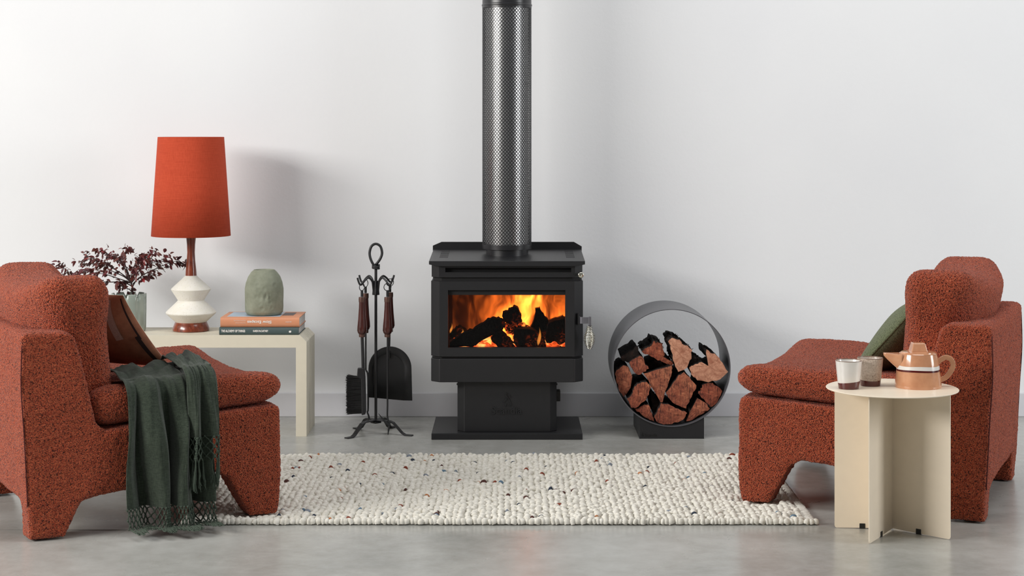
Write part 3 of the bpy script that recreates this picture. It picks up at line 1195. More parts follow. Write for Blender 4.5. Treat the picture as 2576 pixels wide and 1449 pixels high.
LOGS = [
    ([(300, 660), (345, 628), (400, 598), (440, 655), (478, 715), (430, 745), (382, 772), (335, 722)], 0.02, .28, 'log_end', 'small square-ended split log high on the left of the ring'),
    ([(225, 608), (300, 560), (378, 512), (392, 590), (345, 625), (298, 660), (240, 648)], 0.05, .30, 'bark', 'dark bark-covered log end topmost on the left'),
    ([(415, 562), (455, 530), (498, 505), (520, 465), (560, 472), (602, 488), (625, 585), (612, 605), (650, 640), (702, 672), (688, 690), (620, 662), (560, 640), (500, 605), (450, 585)], 0.03, .31, 'log_end', 'twisted reddish split log with rough bark at the top left of centre'),
    ([(655, 470), (690, 435), (760, 452), (800, 500), (840, 515), (875, 548), (868, 625), (830, 700), (790, 730), (745, 745), (718, 690), (700, 640), (685, 560), (678, 500)], 0.01, .30, 'log_pale', 'pale fan-shaped log end with shaggy bark, topmost in the centre'),
    ([(848, 705), (900, 675), (960, 655), (1000, 692), (1040, 712), (1082, 690), (1062, 640), (1010, 610), (1005, 540), (1060, 578), (1105, 602), (1150, 660), (1208, 745), (1130, 812), (1020, 840), (920, 822), (868, 770)], 0.01, .30, 'log_pale', 'wide half-round log end with a notch, upper right of the ring'),
    ([(165, 765), (205, 720), (250, 685), (300, 710), (328, 790), (312, 890), (250, 972), (213, 945), (186, 890), (172, 830)], 0.03, .31, 'log_end', 'upright oval log end at the far left of the ring'),
    ([(280, 990), (335, 930), (348, 880), (400, 850), (458, 835), (502, 880), (480, 950), (440, 1012), (350, 1078), (318, 1068)], 0.01, .30, 'log_end', 'red log end with straight grain, lower left of the ring'),
    ([(432, 760), (560, 722), (690, 685), (690, 745), (650, 880), (605, 1020), (580, 1010), (495, 870)], 0.02, .29, 'log_end', 'large triangular log end in the left centre of the ring'),
    ([(638, 930), (690, 862), (735, 800), (800, 745), (850, 792), (914, 870), (882, 930), (850, 1000), (820, 1078), (720, 1040), (652, 972)], 0.01, .30, 'log_end', 'broad four-sided log end in the right centre of the ring'),
    ([(930, 940), (950, 895), (975, 860), (1060, 845), (1110, 880), (1148, 920), (1125, 990), (1055, 1062), (1020, 1040), (960, 982)], 0.02, .31, 'log_end', 'deep red log end at the right beneath the notched half-round'),
    ([(355, 1085), (440, 1042), (482, 1050), (505, 1120), (525, 1200), (470, 1170), (410, 1132)], 0.02, .30, 'log_end', 'wedge log end at the bottom left of the ring'),
    ([(530, 1160), (560, 1090), (590, 1030), (640, 1040), (700, 1060), (760, 1090), (828, 1120), (800, 1172), (745, 1205), (650, 1222), (560, 1205)], 0.01, .30, 'log_end', 'rounded log end with a dark crack at the very bottom of the ring'),
    ([(820, 1195), (838, 1150), (852, 1110), (920, 985), (1000, 1030), (1035, 1080), (980, 1122), (900, 1165)], 0.02, .31, 'log_end', 'ragged split log end at the bottom right of the ring'),
    ([(470, 665), (540, 640), (600, 652), (622, 690), (540, 715), (470, 740)], 0.09, .30, 'bark', 'added dark filler log for the shade behind the big triangular one'),  # dark filler logs are added to stand in for shaded log sides
    ([(700, 700), (740, 750), (790, 740), (720, 800), (680, 870), (650, 900), (680, 780)], 0.08, .30, 'bark', 'added dark filler log for the shade in the gap below the pale fan-shaped log'),
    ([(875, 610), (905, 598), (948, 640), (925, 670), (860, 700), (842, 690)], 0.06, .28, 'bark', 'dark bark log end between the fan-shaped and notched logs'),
    ([(880, 905), (925, 830), (985, 850), (930, 935), (900, 1000), (860, 1060), (850, 1020)], 0.07, .30, 'bark', 'added dark filler log for the shade in the gap right of the broad centre log'),
    ([(500, 905), (560, 1000), (590, 1030), (545, 1100), (520, 1130), (505, 1050), (498, 970)], 0.06, .30, 'bark', 'added dark filler log for the shade in the gap below the big triangular log'),
    ([(730, 1075), (820, 1085), (840, 1110), (830, 1125), (770, 1090)], 0.08, .30, 'bark', 'thin dark filler log added for the shade above the rounded bottom log'),
]
for i, (poly, ya, yb2, mt, lab) in enumerate(LOGS):
    Yw = HY + ya
    pp = [lp(a, b, Yw) for a, b in poly]
    # keep inside the ring
    q = []
    for (a, b) in pp:
        d = Vector((a - HX, b - HZ))
        mx_ = HR - 0.008
        if d.length > mx_:
            d = d.normalized() * mx_
        q.append((HX + d.x, HZ + d.y))
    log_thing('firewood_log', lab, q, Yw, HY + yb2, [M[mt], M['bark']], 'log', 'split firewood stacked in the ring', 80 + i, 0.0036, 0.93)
# shaggy bark fibres on three logs
bm = bmesh.new()
r3 = random.Random(5)
for k in range(260):
    seg = r3.choice([((655, 470), (690, 435)), ((690, 435), (760, 455)), ((760, 455), (800, 500)), ((800, 500), (875, 550)), ((600, 490), (625, 590)), ((500, 500), (560, 470)), ((1000, 545), (1060, 575)), ((880, 605), (950, 640)), ((400, 550), (470, 540)), ((820, 505), (875, 560)), ((680, 560), (700, 680))])
    q = r3.random()
    cx_ = seg[0][0] + (seg[1][0] - seg[0][0]) * q
    cy_ = seg[0][1] + (seg[1][1] - seg[0][1]) * q
    Yq = HY + r3.uniform(0.02, 0.2)
    x_, z_ = lp(cx_, cy_, HY + 0.02)
    d = Vector((r3.uniform(-1, 1), r3.uniform(-.6, .6), r3.uniform(-.3, 1))).normalized() * r3.uniform(0.004, 0.011)
    p0 = Vector((x_, Yq, z_)) - d * .6
    add_tube(bm, [p0, p0 + d * .7 + Vector((0, 0, 0.001)), p0 + d * 1.6], [0.0024, 0.0018, 0.0004], 4)
bmesh.ops.translate(bm, vec=(-HX, -HY, -HZ), verts=bm.verts)
bf = obj('bark_fibres', bm, M['bark'], None, loc=(HX, HY, HZ))
tag(bf, 'loose shaggy bark fibres clinging to the top of the stacked firewood', 'bark')
bf['kind'] = 'stuff'

# ------------------------------------------------------------------ slatted bench
BY = 6.875
bench = thing('slatted_bench', 'low pale cream metal bench of folded slats, behind the left armchair', 'bench', (X(500, BY), BY, 0))
bx0, bx1 = X(130, BY) - bench.location.x, X(771.5, BY) - bench.location.x
bz = 0.398
th, lw, cf = 0.049, 0.042, 0.026
for k in range(10):
    y0 = k * 0.0285
    w_ = 0.0215 if k else 0.026
    if k == 0:
        y0 = -0.003
    outer = [(bx0, 0.0), (bx0, bz - cf), (bx0 + cf, bz), (bx1 - cf, bz), (bx1, bz - cf), (bx1, 0.0)]
    inner = [(bx1 - lw, 0.0), (bx1 - lw, bz - th), (bx0 + lw, bz - th), (bx0 + lw, 0.0)]
    bm = bmesh.new()
    # ring sections as quads to keep it clean
    ins = [(bx0 + lw, 0.0), (bx0 + lw, bz - th - 0.001), (bx0 + lw + 0.001, bz - th), (bx1 - lw - 0.001, bz - th), (bx1 - lw, bz - th - 0.001), (bx1 - lw, 0.0)]
    for yy in (0,):
        a = [bm.verts.new((x, y0, z)) for x, z in outer]
        b = [bm.verts.new((x, y0, z)) for x, z in ins]
        c = [bm.verts.new((x, y0 + w_, z)) for x, z in outer]
        d = [bm.verts.new((x, y0 + w_, z)) for x, z in ins]
        for i in range(5):
            bm.faces.new((a[i], a[i + 1], b[i + 1], b[i]))
            bm.faces.new((c[i], c[i + 1], d[i + 1], d[i]))
            bm.faces.new((a[i], a[i + 1], c[i + 1], c[i]))
            bm.faces.new((b[i], b[i + 1], d[i + 1], d[i]))
        bm.faces.new((a[0], b[0], d[0], c[0]))
        bm.faces.new((a[5], b[5], d[5], c[5]))
    obj('slat', bm, M['bench'], bench, bevel=0.0008)
for xx in (bx0 + 0.021, (bx0 + bx1) / 2, bx1 - 0.16, bx1 - 0.021):
    bm = bmesh.new()
    lowz = 0.03 if xx in (bx0 + 0.021, bx1 - 0.021) else bz - 0.035
    add_box(bm, (xx, 0.137, lowz), (0.012, 0.27, 0.012))
    obj('crossbar', bm, M['bench'], bench)

# ------------------------------------------------------------------ table lamp
LY = 7.03
ls = LY / F_PX
lamp = thing('table_lamp', 'tall table lamp with a rust linen shade and double-cone cream ceramic body', 'lamp', (X(480.5, LY), LY, bz))


def lz(py):
    return Z(py, LY) - bz


bm = bmesh.new()
add_lathe(bm, [(0.068, 0.0), (0.073, 0.002), (0.0735, 0.010), (0.064, 0.034), (0.062, 0.036)], 64)
obj('base', bm, M['walnut'], lamp, smooth=35)
bm = bmesh.new()
cprof = [(0.060, 0.036), (0.062, 0.040)]
pts_c = [(39, 811), (62, 788), (62.8, 785.5), (61.5, 783), (34, 757), (33, 755), (34, 752.5), (49, 729), (49.6, 727), (48.5, 725), (20, 699), (16, 694.5), (14.5, 693)]
cprof = [(r * ls, lz(p)) for r, p in pts_c]
cprof[0] = (0.061, 0.0355)
add_lathe(bm, cprof, 72)
obj('ceramic_body', bm, M['ceramic'], lamp, smooth=28)
bm = bmesh.new()
add_lathe(bm, [(14.3 * ls, lz(693.2)), (13.4 * ls, lz(680)), (10.6 * ls, lz(655)), (9.6 * ls, lz(635)), (10.4 * ls, lz(615)), (12 * ls, lz(600)), (12.6 * ls, lz(585)), (5 * ls, lz(583))], 40)
obj('neck', bm, M['walnut'], lamp, smooth=35)
bm = bmesh.new()
zb_, zt_ = lz(593), lz(345)
rb_, rt_ = 98.3 * ls, 82 * ls
prof_s = [(rb_, zb_), (rt_, zt_)]
add_lathe(bm, [(rb_, zb_), ((rb_ + rt_) / 2, (zb_ + zt_) / 2), (rt_, zt_), (rt_ - 0.0015, zt_)], 96, cap=False)
shade = obj('shade', bm, M['linen'], lamp, smooth=40)
shade.modifiers.new('t', 'SOLIDIFY').thickness = -0.001
bm = bmesh.new()
add_lathe(bm, [(rb_ - 0.0026, zb_ + 0.0005), (rt_ - 0.0026, zt_ - 0.0005)], 96, cap=False)
obj('shade_lining', bm, M['shade_lining'], shade, smooth=40)
bm = bmesh.new()
for k in range(3):
    a = 2 * PI * k / 3 + 0.3
    add_tube(bm, [(0, 0, zt_ - 0.03), (rt_ * math.cos(a), rt_ * math.sin(a), zt_ - 0.004)], 0.0015, 6)
add_tube(bm, [(0, 0, lz(585)), (0, 0, zt_ - 0.025)], 0.003, 8)
obj('harp', bm, M['brushed'], lamp)

# ------------------------------------------------------------------ books
KY = 6.885
kx0 = X(551.5, KY)


def book(name, label, x0, x1, y0, y1, z0, z1, cover, mat_pages, spine_round=0.006, rotz=0.0):
    cx_, cy_ = (x0 + x1) / 2, (y0 + y1) / 2
    b = thing(name, label, 'book', (cx_, cy_, z0), (0, 0, rotz), 'books stacked on the bench')
    w, d, h = x1 - x0, y1 - y0, z1 - z0
    t_ = 0.003
    bm = bmesh.new()
    prof = [(-d / 2 + 0.004, 0), (-d / 2 - 0.0, 0.002), (-d / 2 - spine_round * .4, h * .3), (-d / 2 - spine_round * .4, h * .7), (-d / 2 - 0.0, h - 0.002), (-d / 2 + 0.004, h), (d / 2, h), (d / 2, h - t_), (-d / 2 + 0.005, h - t_), (-d / 2 + 0.005, t_), (d / 2, t_), (d / 2, 0)]
    a = [bm.verts.new((-w / 2, y, z)) for y, z in prof]
    c = [bm.verts.new((w / 2, y, z)) for y, z in prof]
    m = len(prof)
    for i in range(m):
        j = (i + 1) % m
        bm.faces.new((a[i], a[j], c[j], c[i]))
    # end caps in quads
    for s_ in (a, c):
        bm.faces.new((s_[0], s_[1], s_[2], s_[3], s_[4], s_[5], s_[8], s_[9]))
        bm.faces.new((s_[5], s_[6], s_[7], s_[8]))
        bm.faces.new((s_[0], s_[9], s_[10], s_[11]))
    obj('cover', bm, cover, b, smooth=50)
    bm = bmesh.new()
    add_box(bm, (0, 0.001, h / 2), (w - 0.006, d - 0.008, h - 2 * t_ - 0.0004))
    obj('pages', bm, mat_pages, b)
    return b, w, d, h


z0b = bz
b1, w1_, d1_, h1_ = book('book', 'dark teal hardback lying at the bottom of the stack', kx0, X(751.5, KY), KY, KY + 0.225, z0b, z0b + 0.0295, M['book_green'], M['paper'])
sy = -d1_ / 2 - 0.003
for s_, pa, pb, ht, bo in (('THE ALCHEMY OF THINGS', 557, 617, 6.2, 0.03), ('KAREN McCARTNEY', 637, 675, 5.0, 0.03)):
    me = text_mesh(s_, (pb - pa) * KY / F_PX, ht * KY / F_PX, 0.0004, bo)
    obj('lettering', me, M['ink_white'], b1, loc=(X((pa + pb) / 2, KY) - b1.location.x, sy, Z(832.5, KY) - z0b))
bm = bmesh.new()
pgn = [(-3.5, -1), (-2.4, 0.2), (-3.2, 1.2), (-1.2, 2.4), (0.2, 1.8), (1.2, 2.6), (2.2, 1.6), (3.4, 1.4), (2.2, 0.4), (3.2, -0.8), (1.6, -2.4), (-0.6, -2.6), (-2.2, -2.2)]
add_prism(bm, [(a * KY / F_PX, b * KY / F_PX) for a, b in pgn], -0.0004, 0.0004)
obj('emblem', bm, M['ink_white'], b1, loc=(X(730, KY) - b1.location.x, sy, Z(834, KY) - z0b))
z1b = z0b + 0.0297
b2, w2_, d2_, h2_ = book('book', 'peach orange hardback under the sage vase, upside-down spine title', X(554.5, KY + .004), X(753, KY + .004), KY + 0.004, KY + 0.222, z1b, z1b + 0.0385, M['book_orange'], M['paper'], rotz=0.0)
sy = -d2_ / 2 - 0.0032
for s_, pa, pb, ht, py_ in (('Slow Escapes', 622, 683, 9.5, 809.5), ('Rural retreats for conscious travelers', 588, 618, 2.0, 807.2), ('Creative hideaways and escapes', 592, 618, 2.0, 812.5), ('gestalten', 718, 733, 3.0, 810)):
    me = text_mesh(s_, (pb - pa) * KY / F_PX, ht * KY / F_PX, 0.0004, 0.02 if ht > 5 else 0.0)
    o = obj('lettering', me, M['ink_white'], b2, loc=(X((pa + pb) / 2, KY) - b2.location.x, sy, Z(py_, KY) - z1b))
    o.rotation_euler = (0, PI, 0)
bm = bmesh.new()
add_box(bm, (-0.03, 0.008, h2_ + 0.0002), (0.21, 0.17, 0.0004))
obj('cover_photo', bm, M['photo_blue'], b2)
bm = bmesh.new()
add_box(bm, (0.10, 0.02, h2_ + 0.0002), (0.045, 0.11, 0.0004))
obj('cover_photo', bm, M['photo_dark'], b2)

# ------------------------------------------------------------------ clay vase
VY = 6.995
vs = VY / F_PX
vz = z1b + 0.0388
bm = bmesh.new()
hh = Z(681.5, VY) - vz
prof = [(0.060, 0), (0.068, 0.003), (0.0745, 0.012), (0.0765, 0.035), (0.0768, 0.07), (0.0762, 0.105), (0.0725, 0.130), (0.064, 0.152), (0.052, 0.170), (0.041, 0.180), (0.0365, hh - 0.001), (0.034, hh), (0.031, hh - 0.003), (0.033, 0.172), (0.05, 0.15), (0.066, 0.11), (0.066, 0.02)]
fine = []
for (r0, z0), (r1, z1) in zip(prof[:-1], prof[1:]):
    m_ = 5 if z0 < 0.17 and r0 > 0.05 and abs(z1 - z0) > 0.01 else 2
    for k in range(m_):
        fine.append((r0 + (r1 - r0) * k / m_, z0 + (z1 - z0) * k / m_))
fine.append(prof[-1])
add_lathe(bm, fine, 128)
dents = []
r4 = random.Random(11)
for k in range(16):
    dents.append((-PI / 2 + r4.uniform(-0.25, 0.75), r4.uniform(0.025, 0.125), r4.uniform(0.007, 0.011)))
for v_ in bm.verts:
    rr_ = math.hypot(v_.co.x, v_.co.y)
    if rr_ < 0.055:
        continue
    a = math.atan2(v_.co.y, v_.co.x)
    dd = 0.0012 * noise.noise(v_.co * 25)
    for (da_, dz_, dr) in dents:
        d = math.hypot((a - da_) * 0.075, v_.co.z - dz_)
        if d < dr * 1.3:
            q = d / dr
            dd += -0.0022 * max(0, 1 - q * q) + 0.0010 * math.exp(-((q - 1.05) / 0.2) ** 2)
    v_.co.x *= 1 + dd / rr_
    v_.co.y *= 1 + dd / rr_
vase = obj('vase', bm, M['clay'], None, smooth=50, loc=(X(664.5, VY), VY, vz))
tag(vase, 'squat sage green clay vase with thumb dents, standing on two books', 'vase')

# ------------------------------------------------------------------ potted plant
PY = 7.03
pot_x = X(324, PY)
plant = thing('potted_plant', 'burgundy-leaved shrub in a glossy sage scalloped pot on the bench', 'plant', (pot_x, PY, bz))
ps = PY / F_PX
PR = 44 * ps
ph = Z(739, PY) - bz
bm = bmesh.new()
lobes = 9
nA = 180


def lobe(a):
    return abs(math.sin(a * lobes / 2 + 0.55))


rings = []
for (f, zf, k_) in ((0.86, 0, 0), (0.93, 0.01, 0), (0.97, 0.05, 0), (0.985, 0.2, 0), (0.99, 0.4, 0), (1.0, 0.6, 0), (1.0, 0.8, 0), (1.0, 1.0, 1), (0.975, 1.015, 1), (0.945, 1.0, 1), (0.94, 0.8, 0), (0.93, 0.6, 0), (0.90, 0.1, 0)):
    ring = []
    for i in range(nA):
        a = 2 * PI * i / nA
        lb = lobe(a)
        r = PR * f * (0.955 + 0.045 * min(1, lb * 1.6) ** 0.6)
        z = ph * zf
        if zf > 0.7:
            drop = 0.018 * (1 - min(1, lb * 1.9) ** 0.8)
            z -= drop * (1 if zf >= 1 else (zf - 0.7) / 0.3)
        ring.append(bm.verts.new((r * math.cos(a), r * math.sin(a), z)))
    rings.append(ring)
for a_, b_2 in zip(rings[:-1], rings[1:]):
    for i in range(nA):
        j = (i + 1) % nA
        bm.faces.new((a_[i], a_[j], b_2[j], b_2[i]))
bm.faces.new(rings[0][::-1])
bm.faces.new(rings[-1])
obj('pot', bm, M['sage_glaze'], plant, smooth=60)
bm = bmesh.new()
add_lathe(bm, [(PR * 0.88, ph * 0.78), (PR * 0.88, ph * 0.8), (PR * 0.4, ph * 0.83), (0.004, ph * 0.84)], 40)
obj('soil', bm, M['soil'], plant, smooth=60)


def pl(px, py, dy=0.0):
    return Vector((X(px, PY) - pot_x, dy, Z(py, PY) - bz))


r5 = random.Random(21)
bm = bmesh.new()
root_p = pl(334, 742)
add_tube(bm, [pl(333, 765), pl(334, 742), pl(333, 722), pl(328, 708)], [0.0042, 0.0038, 0.0034, 0.003], 8)
twigs = []
LIMBS = [
    [(332, 720), (310, 710), (280, 708), (250, 707), (225, 700), (200, 690), (178, 678), (160, 664)],
    [(328, 708), (305, 690), (270, 672), (235, 655), (200, 645)],
    [(330, 712), (315, 680), (290, 655), (262, 640), (240, 636)],
    [(329, 708), (322, 680), (318, 655), (325, 630), (332, 622)],
    [(330, 710), (345, 685), (362, 660), (380, 642), (400, 628)],
    [(332, 716), (355, 695), (385, 680), (415, 665), (440, 660), (456, 668)],
    [(333, 722), (345, 705), (365, 695), (388, 690)],
    [(334, 736), (322, 728), (308, 722), (300, 716)],
    [(330, 710), (300, 700), (270, 690), (240, 685), (215, 678)],
    [(329, 706), (340, 670), (352, 650), (372, 640)],
    [(329, 706), (300, 665), (285, 645)],
    [(331, 714), (350, 690), (340, 670)],
    [(329, 706), (335, 690), (355, 672), (385, 662), (410, 650)],
    [(330, 712), (312, 696), (282, 682), (255, 668), (225, 664), (190, 664)],
]
leaves = []
for li, lm in enumerate(LIMBS):
    n_ = len(lm)
    ydir = r5.uniform(-0.10, 0.14)
    path = [pl(px + r5.uniform(-2, 2), py + r5.uniform(-1.5, 1.5), ydir * (i / (n_ - 1)) ** 1.2) for i, (px, py) in enumerate(lm)]
    sp_ = smooth_path(path, 4)
    m_ = len(sp_)
    add_tube(bm, sp_, [0.0026 * (1 - 0.75 * i / (m_ - 1)) for i in range(m_)], 6)
    for i in range(int(m_ * 0.3), m_):
        for rep in range(5 if i > m_ * .45 else 2):
            q = sp_[i] + Vector((r5.gauss(0, 0.010), r5.gauss(0, 0.018), r5.gauss(0.002, 0.009)))
            if rep == 0 and r5.random() < 0.6:
                add_tube(bm, [sp_[i], (sp_[i] + q) / 2 + Vector((0, 0, 0.003)), q], [0.0011, 0.0009, 0.0005], 4)
            leaves.append(q)
obj('branches', bm, M['bark_twig'], plant, smooth=60)
# leaf meshes
leaf_meshes = []
for k in range(4):
    bm = bmesh.new()
    L = [0, 0.18, 0.42, 0.68, 0.88, 1.0]
    W = [0.02, 0.20, 0.27, 0.22, 0.11, 0.0]
    bend = 0.12 + 0.12 * k
    mid, le, ri = [], [], []
    for l_, w_ in zip(L, W):
        z_ = -bend * l_ * l_
        mid.append(bm.verts.new((l_, 0, z_)))
        if w_ > 0:
            le.append(bm.verts.new((l_, w_, z_ + w_ * 0.35)))
            ri.append(bm.verts.new((l_, -w_, z_ + w_ * 0.35)))
    for i in range(4):
        bm.faces.new((mid[i], mid[i + 1], le[i + 1], le[i]))
        bm.faces.new((mid[i + 1], mid[i], ri[i], ri[i + 1]))
    bm.faces.new((mid[4], mid[5], le[4]))
    bm.faces.new((mid[5], mid[4], ri[4]))
    me = mesh_of(bm, 'leaf', recalc=False)
    me.materials.append(M['leaf'])
    me.shade_smooth()
    leaf_meshes.append(me)
r5.shuffle(leaves)
rest = []
for i, q in enumerate(leaves):
    outward = Vector((q.x - 0.0, q.y, 0.03))
    yaw = math.atan2(outward.y + r5.gauss(0, .06), outward.x) + r5.gauss(0, 0.8)
    pitch = r5.gauss(0.25, 0.55)
    sc = r5.uniform(0.015, 0.029)
    Mx = Matrix.Translation(q) @ Matrix.Rotation(yaw, 4, 'Z') @ Matrix.Rotation(pitch, 4, 'Y') @ Matrix.Rotation(r5.gauss(0, 0.7), 4, 'X') @ Matrix.Diagonal((sc, sc, sc, 1))
    if i < 295:
        o = bpy.data.objects.new('leaf', leaf_meshes[i % 4])
        COL.objects.link(o)
        o.parent = plant
        o.matrix_local = Mx
    else:
        rest.append(Mx)
if rest:
    bm = bmesh.new()
    for i, Mx in enumerate(rest):
        t_ = bmesh.new()
        t_.from_mesh(leaf_meshes[i % 4])
        t_.transform(Mx)
        tm = bpy.data.meshes.new('tmp')
        t_.to_mesh(tm)
        bm.from_mesh(tm)
        t_.free()
        bpy.data.meshes.remove(tm)
    o = obj('small_leaves', mesh_of(bm, 'small_leaves', recalc=False), M['leaf'], plant, smooth=180)
    o['kind'] = 'stuff'

# ------------------------------------------------------------------ fire tool set
TY = 6.93
ts = TY / F_PX
TX = X(945.5, TY)


def tp(px, py, dy=0.0):
    return Vector(((px - 945.5) * ts, dy, Z(py, TY)))


stand = thing('fire_tool_stand', 'black wrought iron fireside tool stand with a looped top, left of the stove', 'tool stand', (TX, TY, 0))
bm = bmesh.new()
add_tube(bm, [tp(945.5, 1062), tp(945.5, 668)], 0.0056, 12)
obj('pole', bm, M['iron'], stand, smooth=40)
bm = bmesh.new()
loop = [tp(948, 672, 0.004), tp(940, 666, -0.004), tp(932, 650, -.002), tp(930, 634), tp(935, 619), tp(946, 613.5), tp(957, 620), tp(961, 636), tp(957, 650), tp(948, 663, 0.004), tp(942, 669, .006)]
add_tube(bm, smooth_path(loop, 6), 0.0052, 10)
obj('top_loop', bm, M['iron'], stand, smooth=60)
bm = bmesh.new()
kn_ = []
for i in range(41):
    a = 2 * PI * 2 * i / 40
    kn_.append(tp(945.5, 667 + 8.5 * i / 40) + Vector((0.0125 * math.cos(a), 0.0125 * math.sin(a), 0)))
add_tube(bm, kn_, 0.0042, 8)
obj('knot', bm, M['iron'], stand, smooth=60)
bm = bmesh.new()
add_tube(bm, [tp(945.5, 742), tp(945.5, 706)], [0.0155, 0.011], 4, up=None)
obj('collar', bm, M['iron'], stand, bevel=0.002)
hook_y = (-0.035, 0.035)
for s in (-1, 1):
    for hy_ in hook_y:
        bm = bmesh.new()
        pth = [(5, 738, 0), (7, 716, 0.1), (9, 704, 0.25), (17, 695, 0.5), (26, 701, .8), (33, 710, 0.95), (38, 711, 1.0), (42, 702, 1.05), (44, 694, 1.1)]
        add_tube(bm, smooth_path([tp(945.5 + s * a, b + (3 if hy_ < 0 else 0), hy_ * c) for a, b, c in pth], 5), 0.0040, 8)
        obj('hook', bm, M['iron'], stand, smooth=60)
bm = bmesh.new()
add_lathe(bm, [(0.022, Z(1064, TY)), (0.022, Z(1060, TY)), (0.007, Z(1058, TY))], 4)
obj('hub', bm, M['iron'], stand, bevel=0.001)
for (ax, ay) in ((-0.108, -0.105), (0.148, -0.045), (-0.095, 0.135), (0.06, 0.17)):
    bm = bmesh.new()
    d = Vector((ax, ay, 0))
    pts = [d * 0.0 + Vector((0, 0, 0.056)), d * 0.38 + Vector((0, 0, 0.054)), d * 0.48 + Vector((0, 0, 0.048)), d * 0.72 + Vector((0, 0, 0.010)), d * 0.80 + Vector((0, 0, 0.003)), d * 1.0 + Vector((0, 0, 0.002))]
    add_tube(bm, pts, 1, sq=(0.022, 0.004), up=(0, 0, 1))
    obj('foot', bm, M['iron'], stand, bevel=0.0008)


def torus_pts(c, r, n=24, tilt=0.0, rx=1.0):
    return [Vector(c) + Vector((r * rx * math.cos(2 * PI * i / n), r * math.sin(tilt) * math.cos(2 * PI * i / n), r * math.sin(2 * PI * i / n))) for i in range(n)]


def tool(name, label, px, dy, top_py, rod_end_py, cat):
    o = thing(name, label, cat, (TX + (px - 945.5) * ts, TY + dy, Z(top_py, TY)), group='fireside tools hanging on the stand')
    z = lambda py: Z(py, TY) - Z(top_py, TY)
    bm = bmesh.new()
    add_tube(bm, torus_pts((0, 0, z(top_py + 9)), 0.0145, tilt=0.5 if px > 945 else 1.1, rx=0.95 if px > 945 else .6), 0.0016, 6, closed=True)
    obj('ring', bm, M['iron'], o, smooth=60)
    bm = bmesh.new()
    add_tube(bm, [(0, 0, z(top_py + 17)), (0, 0, z(top_py + 33))], 0.0052, 10)
    obj('eye_stem', bm, M['iron'], o, smooth=40)
    h0, h1 = top_py + 31, top_py + 134
    f = lambda q: z(h0 + (h1 - h0) * q)
    bm = bmesh.new()
    add_lathe(bm, [(0.0115, f(0.14)), (0.0125, f(0.3)), (0.015, f(0.55)), (0.0182, f(0.75)), (0.0190, f(0.84)), (0.016, f(0.9)), (0.012, f(0.93))][::-1], 28)
    obj('grip', bm, M['handle_wood'], o, smooth=60)
    for q0, q1, r_ in ((0.03, 0.15, 0.0125), (0.90, 1.0, 0.0115)):
        bm = bmesh.new()
        add_lathe(bm, [(r_, f(q1)), (r_ + 0.0005, f((q0 + q1) / 2)), (r_, f(q0))], 24)
        obj('ferrule', bm, M['bronze'], o, smooth=40)
    return o, z


# brush
br, z_ = tool('hearth_brush', 'hearth brush with black bristles and a turned red wood grip, front left of the stand', 912.5, -0.037, 711, 0, 'brush')
bm = bmesh.new()
rp = lambda px, py, dy=0.0: Vector(((px - 912.5) * ts, dy, z_(py)))
add_tube(bm, [rp(913, 843), rp(915, 905), rp(915.5, 928)], 0.0062, 12)
obj('rod', bm, M['iron'], br, smooth=40)
bm = bmesh.new()
add_prism(bm, [((px - 912.5) * ts, z_(py)) for px, py in ((902, 922), (919, 922), (921, 945), (923, 1030), (921, 1038), (912, 1040), (911, 950), (900, 946))], -0.011, 0.011)
obj('brush_head', bm, M['iron'], br, bevel=0.003)
bm = bmesh.new()
r6 = random.Random(3)
for k in range(1900):
    zz = z_(r6.uniform(944, 1036))
    y_ = r6.uniform(-0.014, 0.014)
    top_sw = max(0, (zz - z_(955)) / 0.03)
    L = (38 + r6.gauss(0, 1.8)) * ts
    x0 = (914 - 912.5) * ts
    dz_ = r6.gauss(0, 0.0035) + top_sw * 0.006
    add_tube(bm, [(x0, y_ * .6, zz), (x0 - L * .55, y_ * 1.1, zz + dz_ * .3), (x0 - L, y_ * 1.8 + r6.gauss(0, .002), zz + dz_)], [0.0009, 0.0008, 0.0004], 3, cap=False)
bs = obj('bristles', bm, M['bristle'], br)
bs['kind'] = 'stuff'
# tongs / poker behind on the left
pk, z_ = tool('fire_poker', 'thin iron poker hanging behind the hearth brush', 917.5, 0.037, 706, 0, 'poker')
bm = bmesh.new()
rp = lambda px, py, dy=0.0: Vector(((px - 917.5) * ts, dy, z_(py)))
add_tube(bm, smooth_path([rp(918, 838), rp(918, 925), rp(919, 935), rp(923.5, 950), rp(924, 1030), rp(922, 1040), rp(926, 1052), rp(924, 1060), rp(918, 1064)], 4), 0.0036, 8)
obj('rod', bm, M['iron'], pk, smooth=60)
# shovel
shv, z_ = tool('ash_shovel', 'black ash shovel with a domed pan, hanging behind the right poker', 979, 0.045, 704, 0, 'shovel')
rp = lambda px, py, dy=0.0: Vector(((px - 979) * ts, dy, z_(py)))
bm = bmesh.new()
add_tube(bm, [rp(978, 836), rp(977, 880, .0), rp(977, 905, 0.008)], [0.0045, 0.004, 0.0035], 10)
obj('rod', bm, M['iron'], shv, smooth=40)
bm = bmesh.new()


def arch(x0, x1, ytop, ybot, n=24, yb2=None):
    cx_, r_ = (x0 + x1) / 2, (x1 - x0) / 2
    cy = ytop + r_ * 1.02
    pts = [(x0, ybot)]
    for i in range(n + 1):
        a = PI - PI * i / n
        pts.append((cx_ + r_ * math.cos(a), cy - r_ * 1.02 * math.sin(a)))
    pts.append((x1, yb2 or ybot))
    return pts


